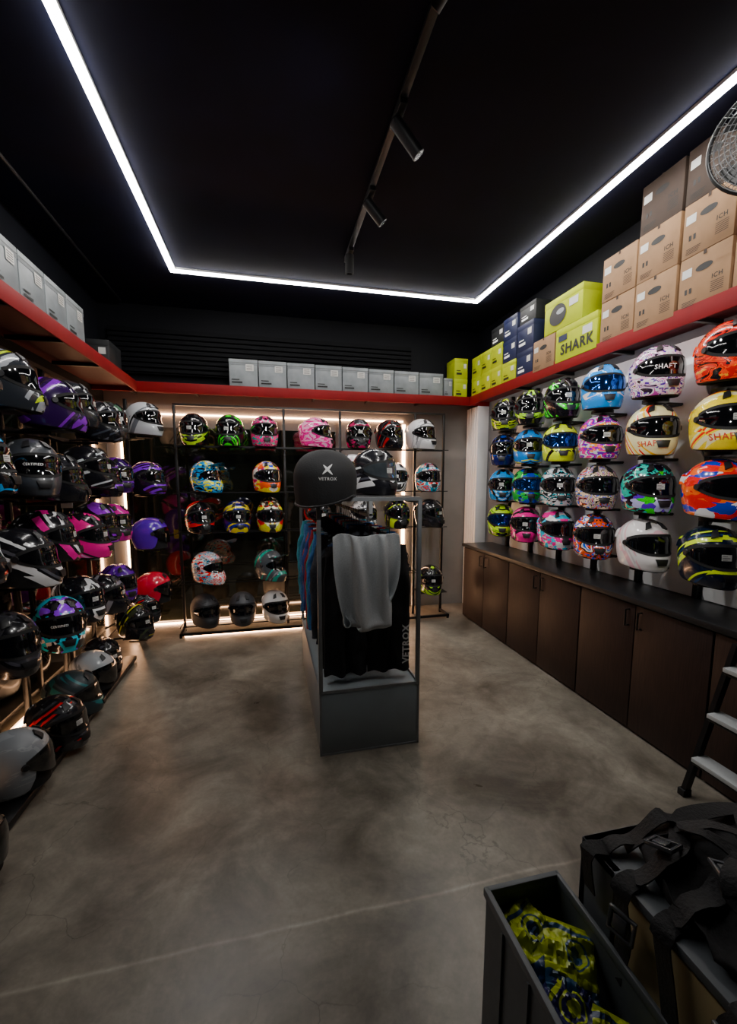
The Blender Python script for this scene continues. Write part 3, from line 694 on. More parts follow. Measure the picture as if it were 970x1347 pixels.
# ------------------------------------------------------------------ cartons
def carton(kind, x0, y0, z0, w, d, h, face, label, group, rot=0, text=None, pic=False):
    t = thing('cardboard_box', (x0+w/2, y0+d/2, z0), label, 'box', math.radians(rot), group)
    part(t, 'body', MB().box(-w/2, w/2, -d/2, d/2, 0, h, .004), M[kind])
    def F(face):
        if face == '-x': return lambda a, b, o=0.0012: Vector((-w/2-o, -a, h/2+b)), d
        if face == '+x': return lambda a, b, o=0.0012: Vector((w/2+o, a, h/2+b)), d
        return lambda a, b, o=0.0012: Vector((a, -d/2-o, h/2+b)), w
    fn, W = F(face)
    def quad(mb, a0, a1, b0, b1, o=.0012):
        mb.add([fn(a0, b0, o), fn(a1, b0, o), fn(a1, b1, o), fn(a0, b1, o)], [(0, 1, 2, 3)])
    if kind not in ('kraft', 'kraftd'):
        part(t, 'lid', MB().box(-w/2-.0015, w/2+.0015, -d/2-.0015, d/2+.0015, h*.80, h+.001, .003), M[kind])
    O = .004
    if kind in ('kraft', 'kraftd'):
        m = MB(); cy = h*.20
        V = [fn(.046*math.cos(a*pi/12), cy+.018*math.sin(a*pi/12), .0015) for a in range(24)]
        m.add(V, [tuple(range(24))]); part(t, 'hand_hole', m, M['ink'])
        m = MB(); text_mb(m, 'ICH', .032, lambda a, b: fn(a+W*.27, b-h*.06, .002), off=.02)
        for k in range(6): quad(m, W*.16, W*.40, -h*(.15+.035*k), -h*(.16+.035*k), .002)
        for k in range(4): quad(m, -W*.4, -W*(.16-.02*k), -h*(.44-.03*k), -h*(.43-.03*k), .002)
        quad(m, -W*.27, -W*.22, -h*.20, -h*.10, .002); quad(m, -W*.36, -W*.31, -h*.20, -h*.10, .002)
        part(t, 'print', m, M['ink'])
        m = MB(); quad(m, -W*.44, -W*.24, h*.12, h*.28, .002); part(t, 'label_sticker', m, M['white'])
        m = MB(); quad(m, -W*.03, W*.03, h*.42, h*.5, .0025); part(t, 'tape', m, M['kraftd'])
    elif kind == 'carton_g':
        m = MB(); quad(m, W*.08, W*.36, h*.12, h*.34, O); part(t, 'label_sticker', m, M['white'])
        m = MB()
        for k in range(4): quad(m, W*.11, W*.32, h*.15+h*.045*k, h*.165+h*.045*k, O+.001)
        quad(m, -W*.42, -W*.05, -h*.30, -h*.25, O); quad(m, -W*.42, -W*.15, -h*.2, -h*.17, O)
        quad(m, -W*.5, W*.5, h*.38, h*.39, O)
        part(t, 'print', m, M['ink'])
    else:
        m = MB(); quad(m, W*.18, W*.40, h*.02, h*.24, O); part(t, 'label_sticker', m, M['white'])
        tm = M['ink'] if kind == 'carton_y' else M['wtext']
        m = MB()
        if text: text_mb(m, text, W*.235, lambda a, b: fn(a+W*.04, b-h*.18, O), off=.032)
        elif not pic: quad(m, -W*.35, W*.05, -h*.30, -h*.2, O); quad(m, -W*.35, -W*.05, -h*.12, -h*.08, O)
        else:
            V = []; n = 28
            for a in range(n):
                th = 2*pi*a/n; r = h*.36*(1+.12*math.cos(th+2.4)); V.append(fn(r*1.1*math.cos(th)-W*.1, -h*.03+r*math.sin(th)*(.95 if math.sin(th) > 0 else .8), O))
            m.add(V, [tuple(range(n))])
        part(t, 'print', m, tm)
        if pic:
            m = MB(); V = [fn(-W*.05+h*.18*math.cos(2*pi*a/16), h*.04+h*.08*math.sin(2*pi*a/16), O+.001) for a in range(16)]
            m.add(V, [tuple(range(16))]); part(t, 'side_print', m, M['frame'])
        if text == 'SHARK':
            m = MB(); quad(m, -W*.42, -W*.2, h*.1, h*.28, O); part(t, 'side_print', m, M['carton_n'])
    return t
g = 'boxes on the wall shelf'
XR = 2.245
for (y0, n, hh) in [(2.36, 2, .275), (2.075, 3, .275), (1.78, 3, .275), (1.49, 2, .275)]:
    for k in range(n):
        d = .275
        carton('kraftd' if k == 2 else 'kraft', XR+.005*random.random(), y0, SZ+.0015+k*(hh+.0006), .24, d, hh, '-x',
               'brown kraft cardboard helmet carton with hand hole' if k < 2 else 'brown kraft carton atop the stack, shade painted into its colour', g)
carton('carton_y', XR, 2.66, SZ+.0015, .245, .44, .25, '-x', 'fluorescent yellow helmet carton with bold black lettering', g, text='SHARK')
carton('carton_y', XR, 2.82, SZ+.254, .245, .44, .25, '-x', 'fluorescent yellow carton with dark helmet picture', g, pic=True)
carton('kraft', XR, 3.12, SZ+.0015, .24, .28, .25, '-x', 'small brown cardboard carton beside yellow box', g)
for k in range(2): carton('carton_n', XR+.005, 3.42, SZ+.0015+k*.2315, .235, .245, .23, '-x', 'navy blue helmet carton with white label', g)
carton('carton_k', XR+.02, 3.42, SZ+.466, .22, .24, .16, '-x', 'dark charcoal carton on top of navy ones', g)
for k in range(3): carton('carton_n' if k else 'carton_y', XR+.005, 3.68, SZ+.0015+k*.2015, .235, .23, .20, '-x', 'navy blue helmet carton with white label' if k else 'yellow helmet carton at the bottom of a stack', g)
for y0 in (3.925, 4.14, 4.355):
    for k in range(2): carton('carton_y', XR+.005, y0, SZ+.0015+k*.2115, .235, .205, .21, '-x', 'fluorescent yellow helmet carton on the red shelf', g)
carton('carton_k', XR+.02, 3.93, SZ+.424, .22, .24, .18, '-x', 'dark charcoal carton on top of yellow ones', g)
g = 'boxes on the back shelf'
xs = [-.36+.288*i for i in range(8)]
for i, x in enumerate(xs):
    carton('carton_g', x, 4.63, SZ+.0015, .278, .25, .29-.004*i, '-y', 'silver grey helmet carton with white label', g)
carton('carton_g', 1.95, 4.63, SZ+.0015, .10, .2, .22, '-y', 'small silver grey carton beside yellow boxes', g)
for k in range(2): carton('carton_y', 2.07, 4.63, SZ+.0015+k*.2225, .16, .22, .22, '-y', 'fluorescent yellow carton at the shelf corner', g)
g = 'boxes on the side shelf'
for i in range(6):
    carton('carton_g', -1.52, 3.26-.272*i, SZ+.0015, .28, .262, .27, '+x', 'silver grey helmet carton with white label', g)
carton('carton_k', -1.52, 4.10, SZ+.0015, .25, .3, .24, '-y', 'charcoal helmet carton near the shelf corner', g)

# ------------------------------------------------------------------ gondola
GX0, GX1, GY0, GY1 = .24, .826, 2.24, 3.55
t = thing('clothing_gondola', ((GX0+GX1)/2, (GY0+GY1)/2, 0), 'grey clothing gondola with box base and steel frame', 'display stand')
hx = (GX1-GX0)/2; hy = (GY1-GY0)/2
part(t, 'base_box', MB().box(-hx+.003, hx-.003, -hy+.003, hy-.003, 0.0, .37, .003), M['grey_paint'])
part(t, 'base_edge_trim', MB().box(-hx, -hx+.012, -hy, -hy+.012, 0, .385).box(hx-.012, hx, -hy, -hy+.012, 0, .385).box(-hx, hx, -hy, -hy+.01, .37, .385).box(-hx, -hx+.01, -hy, hy, .37, .385).box(hx-.01, hx, -hy, hy, .37, .385).box(-hx, hx, -hy, -hy+.01, 0, .012), M['frame'])
for x in (-hx+.01, hx-.01):
    for y in (-hy+.01, hy-.01): part(t, 'post', MB().box(x-.011, x+.011, y-.011, y+.011, .37, 1.445, .002), M['frame'])
part(t, 'top_shelf', MB().box(-hx, hx, -hy+.04, hy, 1.445, 1.46, .002), M['metal_black'])
part(t, 'top_frame', MB().box(-hx, hx, -hy, -hy+.022, 1.44, 1.46).box(-hx, -hx+.02, -hy, hy, 1.425, 1.445).box(hx-.02, hx, -hy, hy, 1.425, 1.445), M['frame'])
part(t, 'hanging_rail', MB().cyl((0, -hy+.0, 1.36), (0, hy-.01, 1.36), .012).box(-.01, .01, -hy+.0, -hy+.015, 1.36, 1.44).box(-.01, .01, hy-.02, hy-.01, 1.36, 1.44), M['steel'])
part(t, 'side_panel', MB().box(hx+.001, hx+.018, -hy+.12, -hy+.7, .04, .36, .002), M['frame'])

def wr(p, s, a, seed=0):
    return a*noise.noise(Vector((p[0]*s, p[1]*s, p[2]*s*.6))+Vector((seed, seed*2, 0)))
def jacket(y, m, m2, lab, seed, L=.70, W=.25, rot=None, z0=1.33, x0=.515):
    t = thing('jacket', (x0, y, z0), lab, 'jacket', random.uniform(-.06, .06) if rot is None else rot, 'jackets hanging on the gondola')
    part(t, 'hanger', MB().tube([(0, 0, -.06), (0, 0, -.01), (0, .018, .02), (0, .012, .046), (0, -.01, .044)], .0025, 6).tube([(-.17, 0, -.10), (0, 0, -.055), (.17, 0, -.10)], .006, 6), M['black'])
    W = W+.02*math.sin(seed*5)
    def body(s, tt):
        a = 2*pi*s; z = -.075-tt*L
        w = W*(.30+.70*sm(tt*6)) if tt < .17 else W*(1-.06*math.sin(tt*3))
        th = .020+.008*math.sin(tt*5+seed)
        x = math.copysign(abs(math.cos(a))**.7, math.cos(a))*w; yy = math.sin(a)*th
        fold = .010*math.sin(x*70+4*noise.noise(Vector((x*6, z*3, seed))))*min(1, tt*3)
        p = (x, yy, z); return Vector((x+wr(p, 9, .012, seed), yy+fold+wr(p, 11, .016, seed+3)*min(1, tt*5), z-.03*abs(math.cos(a))*(tt < .3)+.008*math.sin(x*40+seed)*(tt > .95)))
    part(t, 'body', MB().grid(body, 56, 26, True), m, ang=180)
    for sg in (-1, 1):
        def slv(s, q):
            a = 2*pi*s; cx = sg*(W*.86+.05*sm(q*2.5)); cz = -.10-q*(.62+.04*math.sin(seed*3)); r = .046-.012*q
            k = 1+.22*noise.noise(Vector((q*7+a*.4, seed, sg*3)))+.10*math.sin(q*34+3*math.cos(a)+seed)
            return Vector((cx+.72*r*math.cos(a)*k, .005+.014*math.sin(q*3+seed)+.50*r*math.sin(a)*k+.008*math.sin(q*15+seed), cz))
        part(t, 'sleeve', MB().grid(slv, 16, 30, True), m2, ang=180)
    part(t, 'collar', MB().grid(lambda s, tt: Vector((.062*math.cos(2*pi*s), .032*math.sin(2*pi*s), -.10+.055*tt)), 20, 3, True), m2, ang=180)
cl = [('fabric_k', 'fabric_d', 'black jacket'), ('#243a60', '#3474b8', 'navy jacket with blue sleeves'), ('#5c646c', '#a0aab4', 'slate grey jacket'), ('#485054', '#38a0a8', 'dark grey jacket with teal sleeves'), ('fabric_k', '#b82c38', 'black jacket with red sleeves'),
      ('#a0a6aa', '#d0d6da', 'light grey jacket'), ('fabric_d', '#3450a0', 'charcoal jacket with navy sleeves'), ('fabric_k', '#b83c38', 'black and red jacket'), ('fabric_k', 'fabric_k', 'plain black jacket'), ('#2c4a70', '#4480c0', 'blue jacket'), ('fabric_d', '#a8acb2', 'charcoal jacket with grey sleeves'), ('#a03030', '#c05050', 'faded red jacket'), ('fabric_k', '#38a0b8', 'black jacket with teal sleeves'), ('fabric_d', '#c0c4c8', 'charcoal jacket with pale sleeves')]
def fm(k):
    if k in M: return M[k]
    M[k] = mat('fabric', k, .85, var=.2, scale=90, bump=.2); return M[k]
for i, (a, b, lab) in enumerate(cl):
    jacket(2.47+.078*i, fm(a), fm(b), lab+' on a hanger', i*1.7, L=.84 if i == 0 else .70)
def trousers(x, y, lab, seed, txt=False, m_=None):
    m_ = m_ or M['fabric_k']
    t = thing('trousers', (x, y, 1.33), lab, 'trousers', 0, 'trousers on the front of the gondola')
    part(t, 'hanger', MB().tube([(0, 0, -.15), (0, 0, -.01), (0, .018, .02), (0, .03, .044)], .0025, 6).box(-.09, .09, -.006, .006, -.17, -.15), M['black'])
    def fo(x_, z_): return .009*math.sin(x_*60+seed+5*noise.noise(Vector((x_*5, z_*4, seed))))+.018*noise.noise(Vector((x_*14, z_*11, seed)))
    def waist(s, q):
        a = 2*pi*s; x_ = math.copysign(abs(math.cos(a))**.7, math.cos(a))*(.105+.022*q); yy = math.sin(a)*(.020+.006*q); z_ = -.155-.22*q; return Vector((x_, yy+fo(x_, z_), z_))
    part(t, 'waist', MB().grid(waist, 40, 10, True), m_, ang=180)
    for sg in (-1, 1):
        def leg(s, q):
            a = 2*pi*s; z_ = -.33-.58*q; x_ = sg*(.060+.002*q)+math.copysign(abs(math.cos(a))**.7, math.cos(a))*(.066+.008*noise.noise(Vector((q*5, sg, seed))))
            return Vector((x_+.006*noise.noise(Vector((z_*14, seed, sg))), math.sin(a)*.024+fo(x_, z_), z_+.01*math.sin(x_*50)*(q > .97)))
        part(t, 'trouser_leg', MB().grid(leg, 32, 34, True), m_, ang=180)
    if txt:
        m = MB(); text_mb(m, 'VETROX', .056, lambda a, b: Vector((.085-b, -.074+fo(.085-b, -.69+a)*.4, -.73+a)), off=.035)
        part(t, 'leg_lettering', m, M['wtext'])
trousers(.41, 2.36, 'dark charcoal riding trousers hanging at the gondola end', 1, m_=mat('dark_charcoal_fabric', '#1f2126', .9, var=.3, scale=90, bump=.25))
trousers(.672, 2.36, 'black riding trousers with vertical white lettering', 5, True)

# loose grey garment: small cloth relaxation over a bunched volume gives natural folds
def drape(nx, nz, W, H, steps=420, seed=11):
    rng = np.random.RandomState(seed)
    xs_ = np.linspace(-W/2, W/2, nx); zs_ = np.linspace(0, -H, nz)
    X, Z = np.meshgrid(xs_, zs_, indexing='ij')
    P = np.stack([X, np.full_like(X, -.08)+rng.randn(nx, nz)*.001, Z*.8], -1)
    for k in range(30):
        cx, cz, a = rng.uniform(-W/2, W/2), rng.uniform(-H, 0), rng.uniform(-.035, .035)
        ang = rng.uniform(0, pi); dx_ = (X-cx)*math.cos(ang)+(Z-cz)*math.sin(ang); dz_ = -(X-cx)*math.sin(ang)+(Z-cz)*math.cos(ang)
        P[..., 1] += a*np.exp(-(dx_**2/.010+dz_**2/.0012))
    Q = P.copy()
    u = X[:, 0]/(W/2)
    topT = np.stack([u*.185, -.040-.015*(1-u**2)+.006*np.sin(u*8+1), -.028*(1-np.abs(u)**1.5)-.030*u**6+.004*np.sin(u*7)], -1)
    botT = np.stack([u*.125+.012, -.045+.010*np.sin(u*7)-.018*(1-u**2), -.425-.035*(1-u**2)+.010*np.sin(u*6)], -1)
    top0 = P[:, 0].copy(); bot0 = P[:, -1].copy()
    dx = W/(nx-1); dz = H/(nz-1)
    cons = []
    def C(s0, s1, L0, k): cons.append((s0, s1, L0, k))
    sl = slice
    for par in (0, 1):
        C((sl(par, nx-1, 2), sl(None)), (sl(par+1, nx, 2), sl(None)), dx, 1.)
        C((sl(None), sl(par, nz-1, 2)), (sl(None), sl(par+1, nz, 2)), dz, 1.)
        C((sl(par, nx-1, 2), sl(0, nz-1)), (sl(par+1, nx, 2), sl(1, nz)), math.hypot(dx, dz), .3)
        C((sl(par, nx-1, 2), sl(1, nz)), (sl(par+1, nx, 2), sl(0, nz-1)), math.hypot(dx, dz), .3)
    for par in range(0, 8):
        a0 = np.arange(par, nx-4, 8); a0 = a0[a0+4 < nx]
        if len(a0): cons.append(((a0, sl(None)), (a0+4, sl(None)), dx*4, .16))
        b0 = np.arange(par, nz-4, 8); b0 = b0[b0+4 < nz]
        if len(b0): cons.append(((sl(None), b0), (sl(None), b0+4), dz*4, .10))
    for it in range(steps):
        f = min(1, it/(steps*.5)); f = f*f*(3-2*f)
        V = (P-Q)*.94; Q = P.copy(); P = P+V; P[..., 2] -= .00006
        for rep in range(4):
            for s0, s1, L0, k in cons:
                A = P[s0]; B = P[s1]; D = B-A; l = np.sqrt((D**2).sum(-1, keepdims=True))+1e-9
                cor = D*(1-L0/l)*.5*k
                P[s0] = A+cor; P[s1] = B-cor
            P[:, 0] = top0+(topT-top0)*f; P[:, -1] = bot0+(botT-bot0)*f
            r2 = (P[..., 0]/.20)**2+((P[..., 2]+.20)/.25)**2
            lim = -.006-.065*np.sqrt(np.clip(1-r2, 0, 1))
            P[..., 1] = np.minimum(P[..., 1], lim)
            P[..., 1] = np.maximum(P[..., 1], -.17)
            wl = .135+.085*np.clip(1-((P[..., 2]+.12)/.34)**2, 0, 1)
            P[..., 0] = np.clip(P[..., 0], -wl, wl)
    return P
P = drape(76, 84, .47, .62)
t = thing('sweatshirt', (.505, 2.270, 1.285), 'light heather grey garment draped and bunched on the gondola', 'garment')
nx_, nz_ = P.shape[:2]
m = MB(); V = [Vector(P[i, j]) for j in range(nz_) for i in range(nx_)]
F = [(j*nx_+i, j*nx_+i+1, (j+1)*nx_+i+1, (j+1)*nx_+i) for j in range(nz_-1) for i in range(nx_-1)]
m.add(V, F)
cloth = part(t, 'body', m, M['fabric_g'], ang=180)
sm_ = cloth.modifiers.new('Smooth', 'SMOOTH'); sm_.factor = .5; sm_.iterations = 5
sd_ = cloth.modifiers.new('Solidify', 'SOLIDIFY'); sd_.thickness = .004
ss_ = cloth.modifiers.new('Subdivision', 'SUBSURF'); ss_.levels = 1; ss_.render_levels = 1

# helmet cover draped over the front corner of the gondola top
t = thing('helmet_cover', (.300, 2.33, 1.461), 'round black fabric helmet cover with white emblem', 'helmet cover', 0)
RD = .172
def dome(s, q):
    a = 2*pi*s
    ph = q*pi*.60
    r = RD*math.sin(ph)**.85 if ph < pi/2 else RD*(1-.06*((ph-pi/2)/(.1*pi))**2)
    zc = .105+.150*math.cos(ph)
    if q > .83:
        dr = .5-.5*math.cos(a-math.radians(225)+pi)
        low = .004-.055*max(0, dr-.45)/.55
        k = (q-.83)/.17; z0 = .105+.150*math.cos(.83*pi*.60); zc = z0+(low-z0)*k
        r *= 1+.012*math.sin(a*16)*k
    return Vector((r*math.cos(a), r*math.sin(a), zc))
part(t, 'cover_body', MB().grid(dome, 64, 34, True), M['cover'], ang=180)
part(t, 'stand_block', MB().cyl((.03, .03, 0), (.03, .03, .06), .08, n=28), M['black'])
hem = MB(); hp = []
for k in range(65): p = dome(k/64, 1); hp.append(Vector((p.x*1.01, p.y*1.01, p.z+.004)))
part(t, 'hem', hem.tube(hp, .006, 8, caps=False), M['black'])
def dm(a, b):
    az = -pi/2-.06+a/RD; el = (b+.01)/.15
    ph = pi/2-el; r = (RD+.0025)*math.sin(ph)**.85; return Vector((r*math.cos(az), r*math.sin(az), .105+.152*math.cos(ph)))
m = MB(); text_mb(m, 'VETROX', .022, lambda a, b: dm(a, b-.018), off=.012)
for (p, q) in [((-.026, .006), (.026, .058)), ((-.022, .054), (.024, .004))]:
    n = 6; V = []
    dx, dy = q[0]-p[0], q[1]-p[1]; l = math.hypot(dx, dy); nx, ny = -dy/l*.0045, dx/l*.0045
    for k in range(n+1):
        f = k/n; w = .3+1.2*math.sin(pi*f); V.append(dm(p[0]+dx*f+nx*w, p[1]+dy*f+ny*w)); V.append(dm(p[0]+dx*f-nx*w, p[1]+dy*f-ny*w))
    m.add(V, [(2*k, 2*k+1, 2*k+3, 2*k+2) for k in range(n)])
part(t, 'emblem', m, mat('grey_print', '#d8d8d8', .6))
helmet(.665, 2.72, 1.461, 30, 'black and white', ['#1c1c20', W_, '#505058'], 'line', where='on top of the clothing gondola', visor='visor_c', scale=1.0, sticker=True)
helmet(.60, 3.10, 1.461, 40, 'silver and pink', ['#d8d8dc', '#e8b0c8', '#68686c'], 'line', where='on top of the clothing gondola', scale=.95)

# ------------------------------------------------------------------ step ladder
t = thing('step_ladder', (2.03, 1.34, 0), 'black folding step ladder with aluminium treads beside cabinets', 'ladder')
for sg in (-1, 1):
    part(t, 'side_rail', MB().ribbon([(-.06, sg*.2, .01), (-.005, sg*.155, .4), (.05, sg*.11, .80)], (1, 0, 0), .035, .022), M['metal_black'])
    part(t, 'foot', MB().box(-.085, -.035, sg*.2-.018, sg*.2+.018, 0, .035, .004), M['rubber'])
for k in range(3):
    z = .22+.235*k; x = -.06+.135*z; hw = .2-.1125*z-.012
    part(t, 'step', MB().box(x-.045, x+.03, -hw, hw, z-.03, z-.012, .003), M['metal_black'])
    part(t, 'tread', MB().box(x-.055, x+.032, -hw, hw, z-.012, z+.008, .002), M['steel'], 'aluminium tread')

# ------------------------------------------------------------------ fan
t = thing('ceiling_fan', (2.055, 1.495, 2.95), 'black hanging fan with round wire guard near the ceiling', 'fan', math.radians(-52))
R = .216
g = MB()
for sd in (-1, 1):
    for k in range(1, 13):
        r = R*k/12; g.torus((0, sd*(.015+.055*math.cos(k/12*pi/2))-.02, 0), (0, 1, 0), r, .0017, 40, 4)
    for k in range(40):
        a = 2*pi*k/40
        g.tube([(R*f*math.cos(a), sd*(.015+.055*math.cos(f*pi/2))-.02, R*f*math.sin(a)) for f in (.12, .35, .6, .8, 1)], .0015, 4)
part(t, 'guard', g, M['wire'], 'round wire guard')
part(t, 'guard_rim', MB().torus((0, -.02, 0), (0, 1, 0), R, .008, 48, 8), M['metal_black'])
part(t, 'hub_badge', MB().cyl((0, -.10, 0), (0, -.088, 0), .035), M['black'])
for k in range(3):
    a0 = 2*pi*k/3
    m = MB().grid(lambda s, q: Vector((math.cos(a0+(s-.5)*1.2*(.5+.5*q))*(.03+.16*q), -.02+.03*(s-.5), math.sin(a0+(s-.5)*1.2*(.5+.5*q))*(.03+.16*q))), 8, 6)
    m.grid(lambda s, q: Vector((math.cos(a0+(s-.5)*1.2*(.5+.5*q))*(.03+.16*q), -.017+.03*(s-.5), math.sin(a0+(s-.5)*1.2*(.5+.5*q))*(.03+.16*q))), 8, 6)
    part(t, 'blade', m, M['black'])
part(t, 'motor_housing', MB().tube([(0, .03, 0), (0, .05, 0), (0, .12, 0), (0, .15, 0)], [.05, .06, .055, .03], 20), M['black'])
part(t, 'ceiling_arm', MB().tube([(0, .10, .02), (.0, .13, .10), (0, .13, .34)], .013, 10).cyl((0, .13, .325), (0, .13, .349), .045), M['black'])

# ------------------------------------------------------------------ crate with packets
cx0, cx1, cy0, cy1, ch = .495, .695, .30, .845, .55
t = thing('plastic_crate', ((cx0+cx1)/2, (cy0+cy1)/2, 0), 'narrow grey plastic crate filled with yellow packets', 'crate')
a = (cx1-cx0)/2; b = (cy1-cy0)/2
part(t, 'crate_body', MB().box(-a, -a+.006, -b, b, 0, ch).box(a-.006, a, -b, b, 0, ch).box(-a+.006, a-.006, -b, -b+.006, 0, ch).box(-a+.006, a-.006, b-.006, b, 0, ch).box(-a+.006, a-.006, -b+.006, b-.006, 0, .012), M['crate'])
part(t, 'rim', MB().box(-a-.006, -a+.008, -b-.008, b+.006, ch-.02, ch+.004, .003).box(a-.008, a+.003, -b-.008, b+.006, ch-.02, ch+.004, .003).box(-a, a, b-.008, b+.006, ch-.02, ch+.004, .003).box(-a, a, -b-.008, -b+.008, ch-.02, ch+.004, .003), M['crate'])
for k in range(5): part(t, 'side_rib', MB().box(-a-.006, -a, -b+.06+.1*k, -b+.066+.1*k, .02, ch-.025), M['crate'])
YL = (.38, .46, .006)
def packet_mat(cols, seed):
    m, nt, b = base_mat('packet_print'); N = nt.nodes.new; L = nt.links.new
    tc = N('ShaderNodeTexCoord'); sp = N('ShaderNodeSeparateXYZ'); L(tc.outputs['Object'], sp.inputs[0])
    nz = N('ShaderNodeTexNoise'); nz.inputs['Scale'].default_value = 14; nz.inputs['Detail'].default_value = 1; L(tc.outputs['Object'], nz.inputs['Vector'])
    ad = N('ShaderNodeMath'); ad.operation = 'MULTIPLY_ADD'; ad.inputs[1].default_value = .04; L(nz.outputs['Fac'], ad.inputs[0]); L(sp.outputs[1], ad.inputs[2])
    mr = N('ShaderNodeMapRange'); mr.inputs[1].default_value = -.06; mr.inputs[2].default_value = .10; L(ad.outputs[0], mr.inputs[0])
    r = N('ShaderNodeValToRGB'); r.color_ramp.interpolation = 'CONSTANT'; e = r.color_ramp.elements
    e[0].position = 0; e[0].color = cols[0]+(1,); e[1].position = .10; e[1].color = cols[1]+(1,)
    for p, c in ((.30, cols[0]), (.80, cols[1]), (.86, cols[0])): q = e.new(p); q.color = c+(1,)
    L(mr.outputs[0], r.inputs[0])
    vd = N('ShaderNodeVectorMath'); vd.operation = 'DISTANCE'; L(tc.outputs['Object'], vd.inputs[0]); vd.inputs[1].default_value = (.01, .01, .015)
    lt = N('ShaderNodeValToRGB'); lt.color_ramp.interpolation = 'CONSTANT'; f = lt.color_ramp.elements
    f[0].position = 0; f[0].color = (1, 1, 1, 1); f[1].position = .012; f[1].color = (0, 0, 0, 1)
    q = f.new(.020); q.color = (1, 1, 1, 1); q = f.new(.026); q.color = (0, 0, 0, 1); L(vd.outputs['Value'], lt.inputs[0])
    mx = N('ShaderNodeMix'); mx.data_type = 'RGBA'; L(lt.outputs[0], mx.inputs[0]); L(r.outputs[0], mx.inputs[6]); mx.inputs[7].default_value = cols[1]+(1,)
    L(mx.outputs[2], b.inputs['Base Color']); b.inputs['Roughness'].default_value = .28; return m
pm = [packet_mat([YL, (.012, .04, .12)], 1), packet_mat([YL, (.015, .06, .14)], 2), packet_mat([(.02, .02, .09), YL], 3)]
def pillow(w, d, h, seed, crump=.012):
    m = MB()
    def fn(sg):
        def f(s, q):
            x = (s*2-1); y = (q*2-1); k = (1-x**4)*(1-y**4)
            cr = noise.noise(Vector((x*2.2+seed, y*2.2, 0)))*crump*1.5+(1-abs(noise.noise(Vector((x*5+seed, y*7, 3)))))**4*crump*.7
            return Vector((x*w/2*(1-.06*y*y), y*d/2*(1-.06*x*x), sg*h/2*max(0, k)**.5+cr))
        return f
    m.grid(fn(1), 26, 26); m.grid(fn(-1), 26, 26); return m
pk_ = [(.595, .72, .41, (.15, .1, .2), 2), (.59, .60, .40, (.2, -.1, 1.2), 2), (.60, .48, .41, (.15, .1, .5), 2), (.59, .38, .40, (.2, .1, 2.0), 2), (.575, .770, .478, (.30, -.20, .35), 0), (.62, .700, .490, (.38, .20, -.45), 1), (.575, .625, .460, (.25, -.25, .5), 2), (.615, .545, .460, (.3, .2, -.6), 0), (.59, .45, .435, (.15, .1, -.4), 2)]
for i, (x, y, z, r, k) in enumerate(pk_):
    t = thing('snack_packet', (x, y, z), 'shiny yellow packet with dark blue print in crate' if k < 2 else 'dark blue and yellow packet in crate', 'packet', r[2], 'packets in the grey crate', tilt=(r[0], r[1]))
    part(t, 'pouch', pillow(.112, .13, .030, i*3), pm[k])
    for q in (-1, 1): part(t, 'crimped_seal', MB().box(-.050, .050, q*.064-.005, q*.064+.005, -.002, .002), pm[k])
solo('packet_heap', pillow(.17, .5, .16, 9, .02), pm[2], 'heap of dark blue packets filling bottom of crate', 'packet', (.593, .57, .30))

# ------------------------------------------------------------------ storage stand with black harness bag
bx0, bx1, by0, by1, bh = .712, 1.30, .25, .790, .70
t = thing('storage_stand', ((bx0+bx1)/2, (by0+by1)/2, 0), 'grey panelled stand with cream carton inside', 'stand')
a = (bx1-bx0)/2; b = (by1-by0)/2
part(t, 'frame_panel', MB().box(-a, -a+.02, b-.10, b, 0, bh, .002).box(-a, a, b-.02, b, 0, bh, .002).box(-a, -a+.02, -b, -b+.05, 0, bh, .002).box(a-.02, a, -b, b, 0, bh, .002).box(-a, a, -b, b, bh-.02, bh, .002), M['crate'])
part(t, 'inner_carton', MB().box(-a+.008, a-.05, -b+.052, b-.102, 0, bh-.03, .004), M['cream'], 'cream cardboard carton')
bagc = Vector((.995, .535, bh+.001))
t = thing('harness_bag', bagc, 'black bag with webbing straps and plastic buckles', 'bag')
def lump(w, d, h, seed, amp=.02):
    def f(s, q):
        a = 2*pi*s; ph = pi*q
        x = math.copysign(abs(math.cos(a))**.8, math.cos(a))*math.sin(ph)**.7*w/2; y = math.copysign(abs(math.sin(a))**.8, math.sin(a))*math.sin(ph)**.7*d/2
        z = h/2+math.copysign(abs(math.cos(ph))**.8, math.cos(ph))*h/2
        n = noise.noise(Vector((x*9+seed, y*9, z*9)))+.5*noise.noise(Vector((x*24+seed, y*24, z*20)))
        return Vector((x+amp*n*.9, y+amp*.9*noise.noise(Vector((x*11, y*8+seed, z*12))), max(0, z+amp*n)))
    return MB().grid(f, 64, 34, True)
bag = lump(.50, .44, .055, 3, .030)
part(t, 'bag_body', bag, M['fabric_k'], ang=180)
pkt = lump(.20, .18, .05, 8, .018)
for v in pkt.v: v += Vector((.06, -.02, .035))
part(t, 'pocket', pkt, M['fabric_d'], ang=180)
allm = MB(); allm.add(bag.v, bag.f); allm.add(pkt.v, pkt.f)
bvh = BVHTree.FromPolygons([tuple(v) for v in allm.v], allm.f)
EX = bx0-bagc.x
def top(x, y, up=.006):
    h = bvh.ray_cast(Vector((x, y, 1)), Vector((0, 0, -1)))
    return Vector((x, y, (h[0].z if h[0] else 0.0)+up))
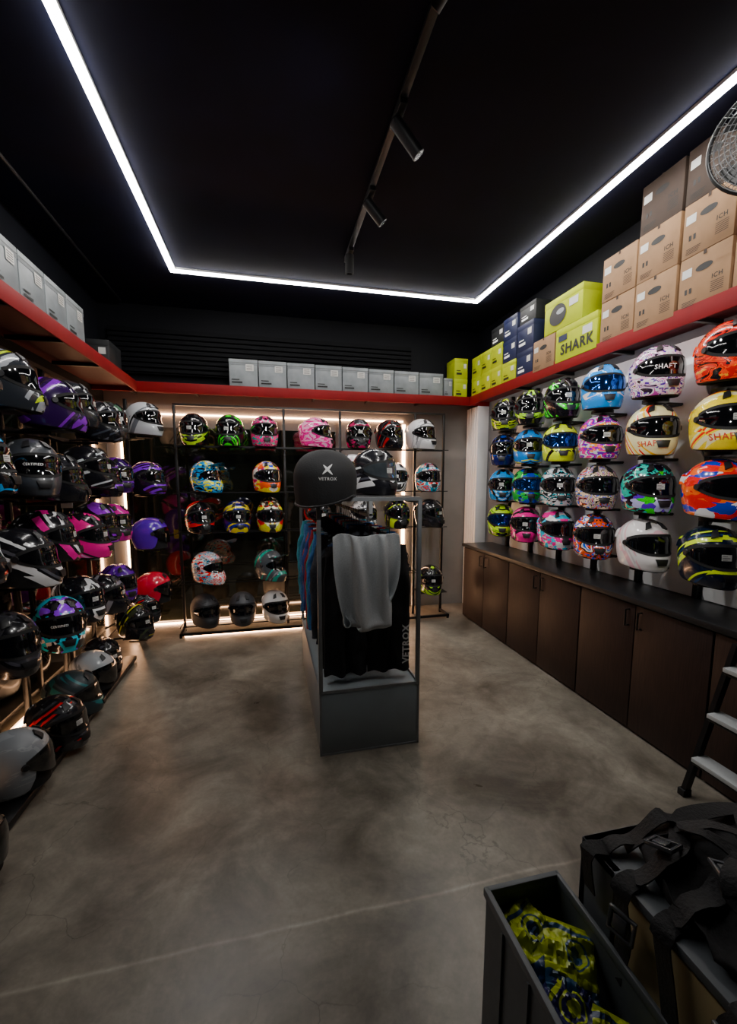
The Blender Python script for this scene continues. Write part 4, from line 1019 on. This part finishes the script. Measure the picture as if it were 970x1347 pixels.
def cat(P, n=6):
    P = [Vector(p) for p in P]; out = []
    for i in range(len(P)-1):
        p0 = P[max(0, i-1)]; p1 = P[i]; p2 = P[i+1]; p3 = P[min(len(P)-1, i+2)]
        for k in range(n):
            u = k/n; out.append(.5*((2*p1)+(-p0+p2)*u+(2*p0-5*p1+4*p2-p3)*u*u+(-p0+3*p1-3*p2+p3)*u**3))
    out.append(P[-1]); return out
def strap(xy, hang=None, w=.04, up=.008, lift=0):
    w *= .78
    xy = [(x*.9, y*.9) for x, y in xy]
    P = cat([(x, y, 0) for x, y in xy]); n = len(P); ph = random.uniform(0, 6)
    pts = [top(p.x, p.y, up+lift*math.sin(pi*i/(n-1))*(1+.7*math.sin(i*.7+ph))) for i, p in enumerate(P)]
    for _ in range(3):
        zs = [p.z for p in pts]
        for i in range(1, n-1): pts[i].z = max(pts[i].z, (zs[i-1]+zs[i]+zs[i+1])/3)
    if hang:
        y0 = pts[-1].y
        for (dy, z) in hang: pts.append(Vector((EX-.012-.016*random.random(), y0+dy, z)))
        e = len(hang)
        seg = pts[-e-2:]; pts = pts[:-e-2]+cat(seg, 5)
    m = MB(); prev = [None]
    def sd(i):
        a = pts[max(0, i-1)]; b = pts[min(len(pts)-1, i+1)]; T = b-a
        v = Vector((-T.y, T.x, 0))
        if v.length < .3*T.length: v = Vector((0.1, 1, 0))
        v.normalize()
        if prev[0] is not None and v.dot(prev[0]) < 0: v = -v
        v = (v+Vector((0, 0, .2*math.sin(i*.35+ph)))).normalized()
        prev[0] = v; return v
    m.ribbon(pts, sd, w, .003); part(t, 'strap', m, M['web'])
strap([(.24, .1), (.1, .2), (-.08, .2), (-.2, .12), (-.295, .14)], [(-.01, .0), (-.02, -.10), (-.01, -.2)], .05, lift=.015)
strap([(-.02, .24), (-.14, .2), (-.22, .22), (-.295, .23)], [(0, .01), (-.01, -.08)], .045, lift=.02)
strap([(.2, -.02), (.02, .03), (-.14, .04), (-.22, .03), (-.295, .04)], [(-.01, .0), (-.03, -.08), (-.06, -.20)], .05, lift=.015)
strap([(.26, -.15), (.1, -.12), (-.05, -.17), (-.18, -.12), (-.295, -.12)], [(0, .0), (.03, -.12)], .045, lift=.015)
strap([(.22, .2), (.12, .05), (-.02, -.05), (-.16, -.18), (-.22, -.24)], None, .04, lift=.025)
strap([(-.24, .22), (-.06, .12), (-.1, -.02), (-.08, -.2)], None, .045, lift=.025)
strap([(.15, .24), (.22, .1), (.2, -.1), (.1, -.24)], None, .04, lift=.025)
strap([(-.05, .2), (-.15, .14), (-.1, .06), (-.2, .0), (-.12, -.08), (.0, -.04)], None, .036, lift=.03)
strap([(.1, .2), (.02, .1), (.1, .0), (.0, -.08), (.08, -.16), (-.04, -.2)], None, .036, lift=.03)
def buckle(x, y, rz, side=False, z=0):
    m = MB().box(-.026, .026, -.032, -.024, -.005, .005, .002).box(-.026, .026, .024, .032, -.005, .005, .002).box(-.030, -.022, -.032, .032, -.005, .005, .002).box(.022, .030, -.032, .032, -.005, .005, .002).box(-.018, .018, -.013, .020, -.006, .006, .003)
    if side: R_ = Euler((0, -1.4, rz)).to_matrix(); loc = Vector((EX-.030, y, z))
    else: R_ = Euler((random.uniform(-.4, .4), random.uniform(-.4, .4), rz)).to_matrix(); loc = top(x, y, .034)
    m.v = [R_@(v*.85)+loc for v in m.v]; part(t, 'buckle', m, M['buckle'])
buckle(-.20, .12, .3); buckle(-.14, .03, 1.2); buckle(-.08, -.1, .4); buckle(.05, .0, .2); buckle(-.17, -.14, .7)
buckle(0, .10, .3, True, -.06); buckle(0, -.11, .1, True, -.05)
fl = MB().grid(lambda s, q: top(.0+.12*s, -.05-.08*q, .014), 10, 8)
part(t, 'reflective_patch', fl, mat('reflective_grey', '#6a6f76', .4, .2))

# ------------------------------------------------------------------ world + camera
w = bpy.data.worlds.new('World'); SC.world = w; w.use_nodes = True
w.node_tree.nodes['Background'].inputs[0].default_value = (.4, .5, 1, 1); w.node_tree.nodes['Background'].inputs[1].default_value = .006
cam = bpy.data.cameras.new('camera'); co = bpy.data.objects.new('camera', cam); COL.objects.link(co)
cam.sensor_fit = 'VERTICAL'; cam.sensor_height = 36; cam.lens = 36*560/1347; cam.shift_y = 26.5/1347
cam.clip_start = .02
co.location = (0, 0, 1.55); co.rotation_euler = (math.radians(90-6.9), 0, math.radians(-13.07))
SC.camera = co
